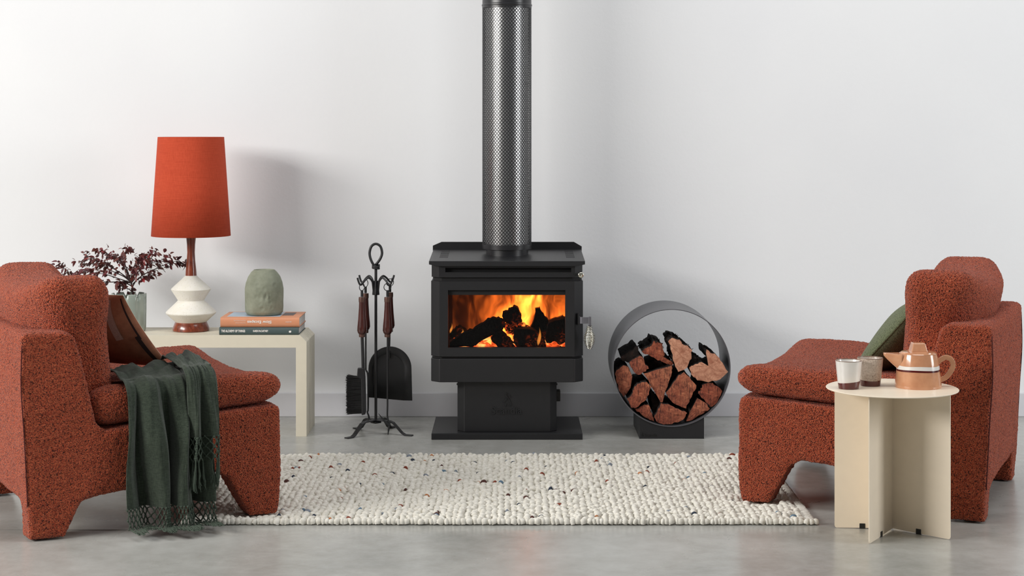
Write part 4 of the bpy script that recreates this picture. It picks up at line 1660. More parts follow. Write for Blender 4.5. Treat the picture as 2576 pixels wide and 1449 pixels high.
outer = arch(925, 1034, 874, 1003, yb2=1011)
inner = arch(936, 1014, 895, 1006, yb2=1013)
vo_ = [bm.verts.new(rp(a + (2 if b > 990 and a > 1000 else 0), b, -0.012)) for a, b in outer]
vi_ = [bm.verts.new(rp(a, b, 0.012)) for a, b in inner]
for i in range(len(vo_) - 1):
    bm.faces.new((vo_[i], vo_[i + 1], vi_[i + 1], vi_[i]))
bm.faces.new(vi_)
bmesh.ops.recalc_face_normals(bm, faces=bm.faces)
pan = obj('pan', bm, M['iron'], shv, smooth=30)
sm = pan.modifiers.new('t', 'SOLIDIFY')
sm.thickness = 0.0015
# poker right front
p2, z_ = tool('fire_poker', 'iron poker with a barbed tip, hanging front right of the stand', 976.5, -0.037, 711, 0, 'poker')
rp = lambda px, py, dy=0.0: Vector(((px - 976.5) * ts, dy, z_(py)))
bm = bmesh.new()
add_tube(bm, smooth_path([rp(976.5, 843), rp(976.5, 1000), rp(976, 1040), rp(978, 1052), rp(982, 1062), rp(980, 1072), rp(977.5, 1090)], 4), [0.0034] * 21 + [0.0036, 0.003, 0.002, 0.0008], 8)
obj('rod', bm, M['iron'], p2, smooth=60)
bm = bmesh.new()
add_tube(bm, smooth_path([rp(981, 1066), rp(968, 1054), rp(953.5, 1036)], 4), [0.0040, 0.0042, 0.004, 0.0038, 0.0034, 0.003, 0.0022, 0.0014, 0.0006], 8)
obj('barb', bm, M['iron'], p2, smooth=60)

# ------------------------------------------------------------------ armchairs
HW0, HW1, CL = 0.395, 0.43, 0.765


def flare(u):
    return (HW0 + (HW1 - HW0) * u / CL) / HW1


side_prof = [(0.0, 0.0), (0.105, 0.0), (0.128, 0.055), (0.150, 0.098), (0.185, 0.107), (0.40, 0.127), (0.555, 0.146), (0.590, 0.132), (0.625, 0.06), (0.650, 0.0), (0.742, 0.0), (0.752, 0.10), (0.752, 0.328), (0.735, 0.338), (0.45, 0.322), (0.214, 0.303), (0.198, 0.328), (0.150, 0.55), (0.138, 0.588), (0.115, 0.602), (-0.002, 0.607), (-0.017, 0.595), (-0.020, 0.45), (-0.006, 0.12)]
side_prof = [(u * 1.02 if u > 0.2 else u, z) for u, z in side_prof]


def chair_meshes():
    bm = bmesh.new()
    for s in (-1, 1):
        y0, y1 = (-HW1, -HW1 + 0.105) if s < 0 else (HW1 - 0.105, HW1)
        add_prism(bm, side_prof, y0, y1)
    # rear wall, front rail, seat deck
    add_prism(bm, [(-0.020, 0.45), (-0.008, 0.10), (0.09, 0.095), (0.10, 0.602), (-0.002, 0.607), (-0.017, 0.595)], -HW1 + 0.03, HW1 - 0.03)
    add_prism(bm, [(0.65, 0.155), (0.767, 0.155), (0.767, 0.326), (0.750, 0.336), (0.65, 0.328)], -HW1 + 0.03, HW1 - 0.03)
    add_prism(bm, [(0.05, 0.13), (0.70, 0.16), (0.70, 0.33), (0.05, 0.30)], -HW1 + 0.05, HW1 - 0.05)
    bmesh.ops.triangulate(bm, faces=bm.faces)
    bmesh.ops.recalc_face_normals(bm, faces=bm.faces)
    for v_ in bm.verts:
        v_.co.y *= flare(v_.co.x)
    fr = obj('frame', bm, None)
    rm = fr.modifiers.new('remesh', 'REMESH')
    rm.mode = 'VOXEL'
    rm.voxel_size = 0.0095
    sm_ = fr.modifiers.new('smooth', 'SMOOTH')
    sm_.iterations = 5
    sm_.factor = 0.5
    ss = fr.modifiers.new('sub', 'SUBSURF')
    ss.levels = ss.render_levels = 1
    return fr


tex = bpy.data.textures.new('nub', 'VORONOI')
tex.noise_scale = 0.0075
tex.distance_metric = 'DISTANCE'
tex2 = bpy.data.textures.new('lumps', 'CLOUDS')
tex2.noise_scale = 0.12


def fuzz(o, amt=0.0042):
    d2 = o.modifiers.new('lumps', 'DISPLACE')
    d2.texture = tex2
    d2.strength = 0.008
    d = o.modifiers.new('nubs', 'DISPLACE')
    d.texture = tex
    d.strength = -amt
    d.mid_level = 0.5
    bake(o)
    o.data.materials.clear()


def cushion(name, half, r, fn, cuts=17, levels=3):
    bm = bmesh.new()
    bmesh.ops.create_cube(bm, size=2.0)
    bmesh.ops.subdivide_edges(bm, edges=bm.edges, cuts=cuts, use_grid_fill=True)
    hx, hy, hz_ = half
    for v_ in bm.verts:
        p = Vector([math.copysign(abs(c) ** 0.8, c) for c in v_.co])
        q = Vector((p.x * hx, p.y * hy, p.z * hz_))
        inn = Vector((max(-hx + r, min(hx - r, q.x)), max(-hy + r, min(hy - r, q.y)), max(-hz_ + r, min(hz_ - r, q.z))))
        d = q - inn
        if d.length > 1e-9:
            q = inn + d.normalized() * r
        v_.co = Vector(fn(q.x / hx, q.y / hy, q.z / hz_))
    o = obj(name, bm, None)
    ss = o.modifiers.new('sub', 'SUBSURF')
    ss.levels = ss.render_levels = levels
    return o


def sstep(a, b, x):
    t = max(0.0, min(1.0, (x - a) / (b - a)))
    return t * t * (3 - 2 * t)


def seat_fn(a, b, c):
    # a: -1 rear .. 1 front, b: side, c: bottom/top
    u = 0.485 + a * 0.300
    y = b * HW1 * 0.985 * flare(u)
    zb = np.interp(u, [0.18, 0.30, 0.60, 0.72, 0.785], [0.305, 0.312, 0.328, 0.336, 0.362])
    zt_ = np.interp(u, [0.18, 0.40, 0.60, 0.70, 0.75, 0.785], [0.428, 0.430, 0.438, 0.436, 0.432, 0.416])
    zt_ += 0.034 * abs(b) ** 2.2 - 0.024
    z = zb + (zt_ - zb) * (c + 1) / 2
    return (u, y, z)


def back_fn(a, b, c):
    # a: rear/front, b: side, c: bottom/top
    zc = (c + 1) / 2
    z = 0.345 + zc * 0.412 + (0.046 * abs(b) ** 2.5 - 0.026) * sstep(0.45, 1.0, zc)
    cen = 0.212 - 0.052 * zc
    thick = np.interp(zc, [0, 0.3, 0.6, 0.85, 1.0], [0.066, 0.072, 0.078, 0.082, 0.080])
    bulge = (0.075 if a < 0 else 0.018) * (1 - abs(b) ** 2.4)
    u = cen + a * (thick + bulge * min(1, abs(a) * 1.2)) + (-0.02 if a < 0 else 0.02) * (b * b) * sstep(0.5, 1, zc)
    y = b * (0.335 + 0.02 * sstep(0.55, 0.8, zc))
    return (u, y, z)


fr0 = chair_meshes()
fuzz(fr0)
seat0 = cushion('seat_cushion', (0.30, 0.41, 0.06), 0.052, seat_fn)
fuzz(seat0)
back0 = cushion('back_cushion', (0.10, 0.34, 0.20), 0.062, back_fn)
fuzz(back0)
chair_data = {}
for k, o in (('frame', fr0), ('seat_cushion', seat0), ('back_cushion', back0)):
    o.data.materials.append(M['boucle'])
    o.data.shade_smooth()
    chair_data[k] = o.data
    bpy.data.objects.remove(o, do_unlink=True)
bm = bmesh.new()
seam_pts = [(-0.008, 0.0, 0.10), (-0.015, 0, 0.3), (-0.022, 0, 0.45), (-0.018, 0, 0.57)]
seam_mes = []
for s in (-1, 1):
    bm = bmesh.new()
    pts = smooth_path([(u + 0.004, s * (HW1 * flare(u) - 0.002), z) for u, _, z in seam_pts], 5)
    add_tube(bm, pts, 0.0018, 6)
    seam_me = mesh_of(bm, 'seam')
    seam_me.materials.append(M['seam'])
    seam_me.shade_smooth()
    seam_mes.append(seam_me)
bm = bmesh.new()
add_lathe(bm, [(0.018, 0), (0.018, 0.006)], 20)
glide_me = mesh_of(bm, 'glide')
glide_me.materials.append(M['plastic'])


def make_chair(label, loc, rotz, tilt):
    c = thing('armchair', label, 'armchair', loc, (0, tilt, rotz), 'rust boucle armchairs')
    for k in ('frame', 'seat_cushion', 'back_cushion'):
        o = bpy.data.objects.new(k, chair_data[k])
        COL.objects.link(o)
        o.parent = c
        if k == 'frame':
            for sme in seam_mes:
                s_ = bpy.data.objects.new('seam', sme)
                COL.objects.link(s_)
                s_.parent = o
    for (u, y) in ((0.05, -1), (0.05, 1), (0.69, -1), (0.69, 1)):
        g = bpy.data.objects.new('glide', glide_me)
        COL.objects.link(g)
        g.parent = c
        g.location = (u, y * (HW1 * flare(u) - 0.055), -0.005)
    return c


RT = math.radians
chL = make_chair('rust boucle armchair on the left, draped with a green throw', (-1.410 - 0.395 * math.sin(RT(28)) + 0.004, 5.10 + 0.395 * math.cos(RT(28)), 0.005), RT(28), RT(-0.8))
chR = make_chair('rust boucle armchair on the right, behind the cream side table', (1.592, 5.700, 0.005), RT(157.5), RT(-0.8))
bpy.context.view_layer.update()
ML = Matrix.Translation(chL.location) @ chL.rotation_euler.to_matrix().to_4x4()
MR = Matrix.Translation(chR.location) @ chR.rotation_euler.to_matrix().to_4x4()

# ------------------------------------------------------------------ cushions on the chairs
def pillow_mesh(wx, wy, t_, n=40, pinch=0.06, t2_=None):
    tcur = [t_ / 2]
    t2_ = t_ / 2 if t2_ is None else t2_
    """front half and back half, plus a piping tube, in the local xy plane"""
    def h(a, b):
        return tcur[0] * (max(0, 1 - abs(a) ** 2.2) ** 0.62) * (max(0, 1 - abs(b) ** 2.2) ** 0.62)

    def pos(a, b):
        k = 1 - pinch * (1 - b * b)
        m_ = 1 - pinch * (1 - a * a)
        return a * wx / 2 * k, b * wy / 2 * m_
    halves = []
    for sgn in (1, -1):
        tcur[0] = t_ / 2 if sgn > 0 else t2_
        bm = bmesh.new()
        g = [[None] * (n + 1) for _ in range(n + 1)]
        for i in range(n + 1):
            for j in range(n + 1):
                a = math.sin((2 * i / n - 1) * PI / 2)
                b = math.sin((2 * j / n - 1) * PI / 2)
                x, y = pos(a, b)
                w = 0.006 * noise.noise(Vector((x * 9, y * 9, sgn * 3.0))) * (1 - a ** 6) * (1 - b ** 6)
                g[i][j] = bm.verts.new((x, y, sgn * (h(a, b) + w)))
        for i in range(n):
            for j in range(n):
                bm.faces.new((g[i][j], g[i + 1][j], g[i + 1][j + 1], g[i][j + 1]))
        halves.append(bm)
    rim = []
    m = 30
    for (a0, b0, a1, b1) in ((-1, -1, 1, -1), (1, -1, 1, 1), (1, 1, -1, 1), (-1, 1, -1, -1)):
        for k in range(m):
            q = k / m
            x, y = pos(a0 + (a1 - a0) * q, b0 + (b1 - b0) * q)
            rim.append(Vector((x, y, 0)))
    return halves, rim, pos, h


def frame_matrix(Mc, origin, xax, zax):
    """local axes in chair space -> world matrix"""
    x = Vector(xax).normalized()
    z = Vector(zax).normalized()
    z = (z - x * z.dot(x)).normalized()
    y = z.cross(x)
    R = Matrix((x, y, z)).transposed()
    return Mc @ (Matrix.Translation(origin) @ R.to_4x4())


# left pillow: long axis across the seat, back face (brown) turned to the camera
wx, wy, tt = 0.50, 0.32, 0.06

pil = thing('patchwork_pillow', 'brown patchwork cushion with a cream face, wedged into the left armchair', 'cushion')
Wax = Vector((-0.46, 0.88, 0.02)).normalized()
Hax = Vector((-0.66, -0.08, 0.76)).normalized()
Nax = Wax.cross(Hax)  # faces forward/up or back
mats2 = (M['pillow_brown'], M['pillow_cream'])
pc = Vector((0.298, 0.02, 0.568))
Mp = frame_matrix(ML, pc, Wax, Nax)
pil.matrix_world = Mp
loc_cam = Mp.inverted() @ Vector((0, 0, 1.2))
cam_sign = 1 if loc_cam.z > 0 else -1
th_b, th_f = 0.155, 0.05
if cam_sign > 0:
    halves, rim, pos, hfun = pillow_mesh(wx, wy, th_b, 48, 0.06, th_f / 2)
else:
    halves, rim, pos, hfun = pillow_mesh(wx, wy, th_f, 48, 0.06, th_b / 2)
hfun = lambda a, b: th_b / 2 * (max(0, 1 - abs(a) ** 2.2) ** 0.62) * (max(0, 1 - abs(b) ** 2.2) ** 0.62)
for bmh, sgn in zip(halves, (1, -1)):
    brown = (sgn == cam_sign)
    o = obj('back_face' if brown else 'front_face', bmh, M['pillow_brown'] if brown else M['pillow_cream'], pil, smooth=180)
    o['label'] = 'brown patchwork face' if brown else 'cream linen face'
bm = bmesh.new()


def strip(bm, b0, b1, a0, a1, off, n=24):
    prev = None
    for i in range(n + 1):
        a = a0 + (a1 - a0) * i / n
        row = []
        for b in (b0, (b0 + b1) / 2, b1):
            x, y = pos(b, a)
            row.append(bm.verts.new((x, y, cam_sign * (hfun(b, a) + off + 0.004))))
        if prev:
            for k in range(2):
                bm.faces.new((prev[k], prev[k + 1], row[k + 1], row[k]))
        prev = row


strip(bm, -0.80, -0.70, 0.05, 0.95, 0.0)
obj('appliqued_stripe', bm, M['pillow_stripe'], pil, smooth=60)
bm = bmesh.new()
strip(bm, -0.972, -0.955, -0.1, 0.95, 0.0)
strip(bm, -0.965, -0.925, -0.85, 0.0, 0.0)
obj('dark_binding', bm, M['pillow_dark'], pil, smooth=60)['kind'] = 'stuff'

# right pillow: green boucle
halves, rim, pos, hfun = pillow_mesh(0.46, 0.36, 0.14, 48)
pg = thing('green_pillow', 'moss green boucle cushion leaning in the right armchair', 'cushion')
Wax = Vector((-0.16, -0.98, 0.0)).normalized()
Hax = Vector((-0.66, 0.03, 0.75)).normalized()
Mp = frame_matrix(MR, Vector((0.300, 0.02, 0.525)), Wax, Wax.cross(Hax))
pg.matrix_world = Mp
for bmh, nm in zip(halves, ('front_face', 'back_face')):
    obj(nm, bmh, M['green_boucle'], pg, smooth=180)
bm = bmesh.new()
add_tube(bm, rim, 0.004, 6, closed=True)
obj('piping', bm, M['green_boucle'], pg, smooth=60)

# ------------------------------------------------------------------ throw over the left chair
TH0 = Vector((0.41, -0.44, 0.0))
throw = thing('throw_blanket', 'dark green woven throw with knotted fringe, draped over the left armchair', 'blanket')
throw.matrix_world = ML @ Matrix.Translation(TH0)


def throw_surface(s, d, u0, u1, seed, back_off, endz, ridges, spread=0.0):
    """s 0..1 across, d = length in metres from start of the drape; returns chair-space point"""
    # path in (y,z): on the seat, over the edge, straight down
    u = u0 + (u1 - u0) * s
    hw = HW1 * flare(u)
    a1, rad = 0.22, 0.045
    arc_l = rad * PI / 2
    y_edge = -(hw + 0.012 + back_off)
    ztop = 0.440 + back_off
    if d < a1:
        y = y_edge + rad + (a1 - d)
        z = ztop
        ny, nz = 0, 1
        down = 0
    elif d < a1 + arc_l:
        th_ = (d - a1) / rad
        y = y_edge + rad - rad * math.sin(th_)
        z = ztop - rad + rad * math.cos(th_)
        ny, nz = -math.sin(th_), math.cos(th_)
        down = d - a1
    else:
        y = y_edge
        z = ztop - rad - (d - a1 - arc_l)
        ny, nz = -1, 0
        down = d - a1
    f = 0.0
    for (c, w, amp, drift) in ridges:
        cc_ = c + drift * max(0, down) * (1 if down < 0.3 else 1)
        g = (s - cc_) / w
        if amp > 0.03:
            f = max(f, amp * max(0.0, 1 - g * g) ** 0.6)
        else:
            f += amp * math.exp(-g * g)
    grow = 0.16 + 0.84 * sstep(0.0, 0.22, down)
    wob = 0.010 * sstep(0, 0.05, d) * noise.noise(Vector((s * 7 + seed, d * 5, seed))) + 0.004 * noise.noise(Vector((s * 20, d * 12, seed + 3)))
    off = f * grow + wob
    if d < a1:
        off += 0.028 * abs(noise.noise(Vector((s * 4 + d * 5, d * 7, seed + 9)))) * sstep(0.0, 0.05, d) + 0.010 * sstep(0.0, 0.03, d)
        off *= 1.0 - 0.75 * sstep(a1 - 0.10, a1, d)
    u += 0.012 * math.sin(s * 9 + d * 6 + seed) * sstep(0, .3, down) + spread * (s - 0.5) * down
    if z < 0.012:
        extra = 0.012 - z
        z = 0.012
        y -= extra
    return Vector((u, y + ny * off, z + nz * max(off, 0)))


def cloth_sheet(n, dmax, u0, u1, seed, boff, ridges, spread, m=110, k=150, d0=0.0):
    bm = bmesh.new()
    prev = None
    for j in range(k + 1):
        d = d0 + (dmax - d0) * j / k
        row = [bm.verts.new(throw_surface(i / m, d, u0, u1, seed, boff, 0, ridges, spread) - TH0) for i in range(m + 1)]
        if prev:
            for i in range(m):
                bm.faces.new((prev[i], prev[i + 1], row[i + 1], row[i]))
        prev = row
    return bm


R1 = [(0.02, 0.12, 0.045, 0.0), (0.27, 0.14, 0.068, 0.22), (0.34, 0.03, 0.008, 0.25), (0.64, 0.145, 0.072, 0.05), (0.70, 0.03, 0.006, 0.0), (0.97, 0.12, 0.050, -0.05)]
R2 = [(0.22, 0.26, 0.050, 0.1), (0.55, 0.09, 0.012, 0.1), (0.78, 0.24, 0.040, -0.1)]
L1, L2 = 0.22 + 0.395, 0.22 + 0.225
A1 = (0.282, 0.528, 1.3, 0.0, R1, 0.0)
A2 = (0.455, 0.548, 4.7, 0.030, R2, 0.05)
o = obj('cloth', cloth_sheet(0, L1, A1[0], A1[1], A1[2], A1[3], A1[4], A1[5]), M['throw'], throw, smooth=180)
o.modifiers.new('t', 'SOLIDIFY').thickness = 0.0035
o = obj('folded_corner', cloth_sheet(0, L2, A2[0], A2[1], A2[2], A2[3], A2[4], A2[5], 60, 110), M['throw'], throw, smooth=180)
o.modifiers.new('t', 'SOLIDIFY').thickness = 0.0035


def lattice(A, L, cells, rows_, cell_h, tas_len, nt, seed):
    f = lambda s, d: throw_surface(s, d, A[0], A[1], A[2], A[3], 0, A[4], A[5]) - TH0
    bm = bmesh.new()
    r_ = random.Random(seed)
    kn = []
    for row in range(rows_):
        for c in range(cells):
            off = 0.5 if row % 2 else 0.0
            s0 = (c + off) / cells
            if s0 > 1:
                continue
            for sg in (-1, 1):
                s1 = s0 + sg * 0.5 / cells
                if s1 < -0.001 or s1 > 1.001:
                    continue
                p0, p1 = f(s0, L + row * cell_h), f(s1, L + (row + 1) * cell_h)
                mdp = f((s0 * .35 + s1 * .65), L + (row + .5) * cell_h)
                add_tube(bm, [p0, mdp, p1], 0.0021, 5)
            kn.append(f(s0, L + row * cell_h))
    for p in kn:
        rr_ = bmesh.ops.create_icosphere(bm, subdivisions=1, radius=0.0042)
        bmesh.ops.translate(bm, vec=p, verts=rr_['verts'])
    lt = obj('knotted_lattice', bm, M['tassel'], throw, smooth=60)
    lt['kind'] = 'stuff'
    for k in range(nt):
        s0 = (k + 0.5) / nt
        bm = bmesh.new()
        d0 = L + rows_ * cell_h
        for q in range(9):
            ds, dl = r_.gauss(0, 0.012), tas_len * r_.uniform(0.75, 1.1)
            pts = []
            for h_ in range(6):
                fq = h_ / 5
                p = f(min(1.05, max(-0.05, s0 + ds * fq * 1.2)), d0 - 0.004 + dl * fq)
                pts.append(p + Vector((r_.gauss(0, .0022) * fq, r_.gauss(0, 0.0028) * fq, abs(r_.gauss(0, .002)) * fq if p.z < 0.02 else 0)))
            add_tube(bm, pts, [0.0020, 0.0020, 0.0018, 0.0018, 0.0016, 0.001], 5)
        obj('tassel', bm, M['tassel'], throw, smooth=60)


lattice(A1, L1, 26, 4, 0.0155, 0.075, 26, 1)
lattice(A2, L2, 9, 5, 0.0150, 0.085, 9, 2)

# ------------------------------------------------------------------ side table
STY = 5.20
TXc = X(2244, STY)
table = thing('side_table', 'round cream metal side table on crossed upright panels, before the right armchair', 'side table', (TXc, STY, 0))
tz = 0.4375
bm = bmesh.new()
Rt = 164 * STY / F_PX
add_lathe(bm, [(0.002, tz - 0.0035), (Rt - 0.0015, tz - 0.0035), (Rt, tz - 0.002), (Rt, tz - 0.001), (Rt - 0.001, tz), (0.002, tz)], 128)
obj('tabletop', bm, M['cream'], table, smooth=30)
cyo = Vector((X(2245, 5.275) - TXc, 5.275 - STY))
ends = [Vector((X(2099.5, 5.292) - TXc, 5.292 - STY)), Vector((X(2391, 5.135) - TXc, 5.135 - STY)), Vector((X(2186, 5.082) - TXc, 5.082 - STY)), Vector((0.08, 0.215))]
cyo = Vector((X(2245, 5.27) - TXc, 5.27 - STY))
for k, e in enumerate(ends):
    d = (e - cyo)
    L_ = d.length
    ang = math.atan2(d.y, d.x)
    bm = bmesh.new()
    poly = [(0.0, 0.010), (L_ * 0.42, 0.010), (L_ * 0.50, 0.004)]
    poly = [(0, 0.004), (L_ - 0.006, 0.001), (L_ - 0.002, 0.003), (L_, 0.008), (L_, tz - 0.0035), (0, tz - 0.0035)]
    add_prism(bm, poly, -0.0014, 0.0014)
    bmesh.ops.rotate(bm, verts=bm.verts, matrix=Matrix.Rotation(ang, 3, 'Z'))
    bmesh.ops.translate(bm, verts=bm.verts, vec=(cyo.x, cyo.y, 0))
    pn = obj('upright_panel', bm, M['cream'], table)
    if k < 3:
        fpos = (0.52, 0.46, 0.50)[k]
        bm = bmesh.new()
        add_box(bm, (L_ * fpos, 0, 0.008), (0.017, 0.006, 0.016))
        bmesh.ops.rotate(bm, verts=bm.verts, matrix=Matrix.Rotation(ang, 3, 'Z'))
        bmesh.ops.translate(bm, verts=bm.verts, vec=(cyo.x, cyo.y, 0))
        obj('floor_glide', bm, M['plastic'], pn, bevel=0.001)
for (px, py) in ((2211, 1000), (2332, 998)):
    Yq = 5.10
    bm = bmesh.new()
    add_lathe(bm, [(0.004, -0.004), (0.0045, 0.0), (0.003, 0.003), (0.001, 0.0035)], 16, (X(px, Yq) - TXc, Yq - STY, tz - 0.010), axis='Y')
    add_box(bm, (X(px, Yq) - TXc, Yq - STY + 0.006, tz - 0.008), (0.010, 0.010, 0.009))
    obj('fixing_screw', bm, M['chrome'], table, smooth=40)


# ------------------------------------------------------------------ cups and teapot
def cup(label, px, py_top, py_bot, rt, rb, mat_body, Yc, tilt_band, rot):
    h_ = 0.0825
    c = thing('cup', label, 'cup', (X(px, Yc), Yc, tz), (0, 0, rot), 'ceramic cups on the side table')
    nn_ = 64
    zb = lambda a: 0.020 + 0.0035 * math.cos(a + 0.6)
    rad = lambda z: rb + (rt - rb) * (z / h_) ** 0.85
    # maroon dipped foot
    bm = bmesh.new()
    rings = []
    for f_ in (0, 0.03, 0.4, 0.7, 1.0):
        rings.append([bm.verts.new(((rad(zb(2 * PI * i / nn_) * f_) - (0.0015 if f_ == 0 else 0)) * math.cos(2 * PI * i / nn_), (rad(zb(2 * PI * i / nn_) * f_) - (0.0015 if f_ == 0 else 0)) * math.sin(2 * PI * i / nn_), zb(2 * PI * i / nn_) * f_)) for i in range(nn_)])
    for a_, b_2 in zip(rings[:-1], rings[1:]):
        for i in range(nn_):
            j = (i + 1) % nn_
            bm.faces.new((a_[i], a_[j], b_2[j], b_2[i]))
    bm.faces.new(rings[0][::-1])
    obj('dipped_foot', bm, M['maroon'], c, smooth=60)
    bm = bmesh.new()
    rings = []
    for f_ in (0.0, 0.02, 0.3, 0.6, 0.9, 0.99):
        ring = []
        for i in range(nn_):
            a = 2 * PI * i / nn_
            z = zb(a) * (1 - f_) + h_ * f_
            r_ = rad(z) + (0.0004 if f_ > 0 else 0)
            ring.append(bm.verts.new((r_ * math.cos(a), r_ * math.sin(a), z)))
        rings.append(ring)
    for (r_, z) in ((rt - 0.0008, h_), (rt - 0.0030, h_), (rt - 0.0036, h_ - 0.002), (rb - 0.002, 0.012), (0.002, 0.008)):
        rings.append([bm.verts.new((r_ * math.cos(2 * PI * i / nn_), r_ * math.sin(2 * PI * i / nn_), z)) for i in range(nn_)])
    for a_, b_2 in zip(rings[:-1], rings[1:]):
        for i in range(nn_):
            j = (i + 1) % nn_
            bm.faces.new((a_[i], a_[j], b_2[j], b_2[i]))
    obj('body', bm, mat_body, c, smooth=60)
    bm = bmesh.new()
    add_tube(bm, [((rt - 0.0018) * math.cos(2 * PI * i / 64), (rt - 0.0018) * math.sin(2 * PI * i / 64), h_ - 0.0002) for i in range(64)], 0.0018, 6, closed=True)
    obj('rim', bm, M['rim'], c, smooth=60)


cup('small white cup with a maroon dipped foot, nearest the table edge', 2135, 910, 980, 0.0385, 0.0298, M['white_glaze'], 5.185, 0, 0.3)
cup('small speckled beige cup with a maroon foot, beside the teapot', 2189, 904, 974, 0.0380, 0.0295, M['stone_glaze'], 5.245, 0, 2.2)

PYt = 5.215
pot = thing('teapot', 'peach glazed teapot with a white and maroon band, on the side table', 'teapot', (X(2309.5, PYt), PYt, tz))
pts_ = PYt / F_PX
q = lambda py: Z(py, PYt) - tz - (-0.0)
rb2, rt2 = 58.5 * pts_, 46.5 * pts_
H2 = Z(889, PYt) - tz
zof = lambda py: (Z(py, PYt) - tz) + 0.0
# photo rows of the front of the body are seen lower by the radius; shift them back
sh = 0.0088


def rad2(z):
    q_ = z / H2
    return rb2 + (rt2 - rb2) * (0.75 * q_ + 0.25 * q_ ** 3)


zw0, zw1 = 0.0555, 0.0665   # white band
zm0 = 0.0500                # maroon band bottom
nn_ = 96


def band(name, z0, z1, mat, nrow, close_bottom=False, wav=0.0, out_=0.0):
    bm = bmesh.new()
    rings = []
    for k in range(nrow + 1):
        ring = []
        for i in range(nn_):
            a = 2 * PI * i / nn_
            w0 = wav * math.sin(3 * a + 1) if z0 > 0.001 else 0
            w1 = wav * math.sin(4 * a + 2) if z1 < H2 - 0.001 else 0
            z = (z0 + w0) + (z1 + w1 - z0 - w0) * k / nrow
            r_ = rad2(z) + out_
            if close_bottom and k == 0:
                r_ -= 0.0015
            ring.append(bm.verts.new((r_ * math.cos(a), r_ * math.sin(a), z)))
        rings.append(ring)
    for a_, b_2 in zip(rings[:-1], rings[1:]):
        for i in range(nn_):
            j = (i + 1) % nn_
            bm.faces.new((a_[i], a_[j], b_2[j], b_2[i]))
    if close_bottom:
        bm.faces.new(rings[0][::-1])
    return obj(name, bm, mat, pot, smooth=60)


band('body', 0.0, H2, M['peach'], 20, True)
band('maroon_band', zm0, zw0 + 0.001, M['maroon'], 3, wav=0.0006, out_=0.0005)
band('white_band', zw0, zw1, M['white_glaze'], 3, wav=0.0009, out_=0.0006)
bm = bmesh.new()
add_lathe(bm, [(rad2(H2) - 0.001, H2 - 0.001), (rad2(H2), H2 + 0.001), (rad2(H2) - 0.002, H2 + 0.003), (rad2(H2) - 0.005, H2 + 0.003), (rad2(H2) - 0.006, H2 + 0.0055), (0.028, H2 + 0.0075), (0.002, H2 + 0.0078)], 96)
lid = obj('lid', bm, M['peach'], pot, smooth=35)
bm = bmesh.new()
kz0, kz1 = H2 + 0.006, H2 + 0.0325
kx0_, kx1_ = 20.5 * pts_, 15.0 * pts_
vb = [bm.verts.new((sx2 * kx0_, sy2 * kx0_, kz0)) for sx2, sy2 in ((-1, -1), (1, -1), (1, 1), (-1, 1))]
vt = [bm.verts.new((sx2 * kx1_, sy2 * kx1_, kz1)) for sx2, sy2 in ((-1, -1), (1, -1), (1, 1), (-1, 1))]
for i in range(4):
    j = (i + 1) % 4
    bm.faces.new((vb[i], vb[j], vt[j], vt[i]))
bm.faces.new(vb[::-1])
bm.faces.new(vt)
kk = obj('lid_knob', bm, M['peach'], lid, bevel=0.003, seg=4)
# open V-shaped spout
bm = bmesh.new()
xr = -rad2(H2 * .95) + 0.004
tip = Vector((-(2309.5 - 2223) * pts_, 0, H2 - 0.0005 + 0.002))
nS = 10
rows2 = []
for k in range(nS + 1):
    f_ = k / nS
    topc = Vector((xr + (tip.x - xr) * f_, 0, H2 - 0.001 + 0.003 * f_))
    depth = (H2 * 0.50) * (1 - f_) ** 0.9 + 0.006 * f_ + 0.002
    halfw = 0.026 * (1 - f_) + 0.005
    row = []
    for i in range(13):
        a = PI * i / 12
        ww = halfw * math.cos(a)
        dd = depth * math.sin(a) ** 0.8
        # the keel slides toward the body as it goes down
        row.append(bm.verts.new((topc.x + dd * 0.0, ww * (1 - 0.25 * math.sin(a)), topc.z - dd)))
    rows2.append(row)
for a_, b_2 in zip(rows2[:-1], rows2[1:]):
    for i in range(12):
        bm.faces.new((a_[i], a_[i + 1], b_2[i + 1], b_2[i]))
sp_o = obj('spout', bm, M['peach'], pot, smooth=60)
s2 = sp_o.modifiers.new('t', 'SOLIDIFY')
s2.thickness = 0.0035
# handle
bm = bmesh.new()
hx = lambda px: (px - 2309.5) * pts_
hzq = lambda py: Z(py, PYt) - tz
hp = [(2357, 913), (2366, 905), (2379, 899), (2391, 903), (2397, 915), (2395, 928), (2386, 942), (2376, 951), (2362, 956)]
add_tube(bm, smooth_path([(hx(a), 0, hzq(b)) for a, b in hp], 6), 1, sq=(0.015, 0.0062), up=(0, 1, 0))
ho = obj('handle', bm, M['peach'], pot, smooth=60, bevel=0.0028, seg=4)

# ------------------------------------------------------------------ rug
rx0, rx1 = X(455, 5.32), X(2058, 5.32)
ry0, ry1 = 5.325, 6.43
rug = thing('wool_rug', 'chunky cream wool loop rug flecked with colour, in front of the stove', 'rug', ((rx0 + rx1) / 2, ry0, 0))
rcx = rug.location.x
bm = bmesh.new()
add_box(bm, (0, (ry1 - ry0) / 2, 0.004), (rx1 - rx0 - 0.012, ry1 - ry0 - 0.012, 0.007))
obj('backing', bm, M['wool'], rug)
tb = bmesh.new()
bmesh.ops.create_icosphere(tb, subdivisions=2, radius=1.0)
kill = [v_ for v_ in tb.verts if v_.co.z < -0.6]
bmesh.ops.delete(tb, geom=kill, context='VERTS')
tb.verts.ensure_lookup_table()
tv = np.array([v_.co[:] for v_ in tb.verts])
tf = np.array([[v_.index for v_ in f_.verts] for f_ in tb.faces])
tb.free()
chair_feet = []
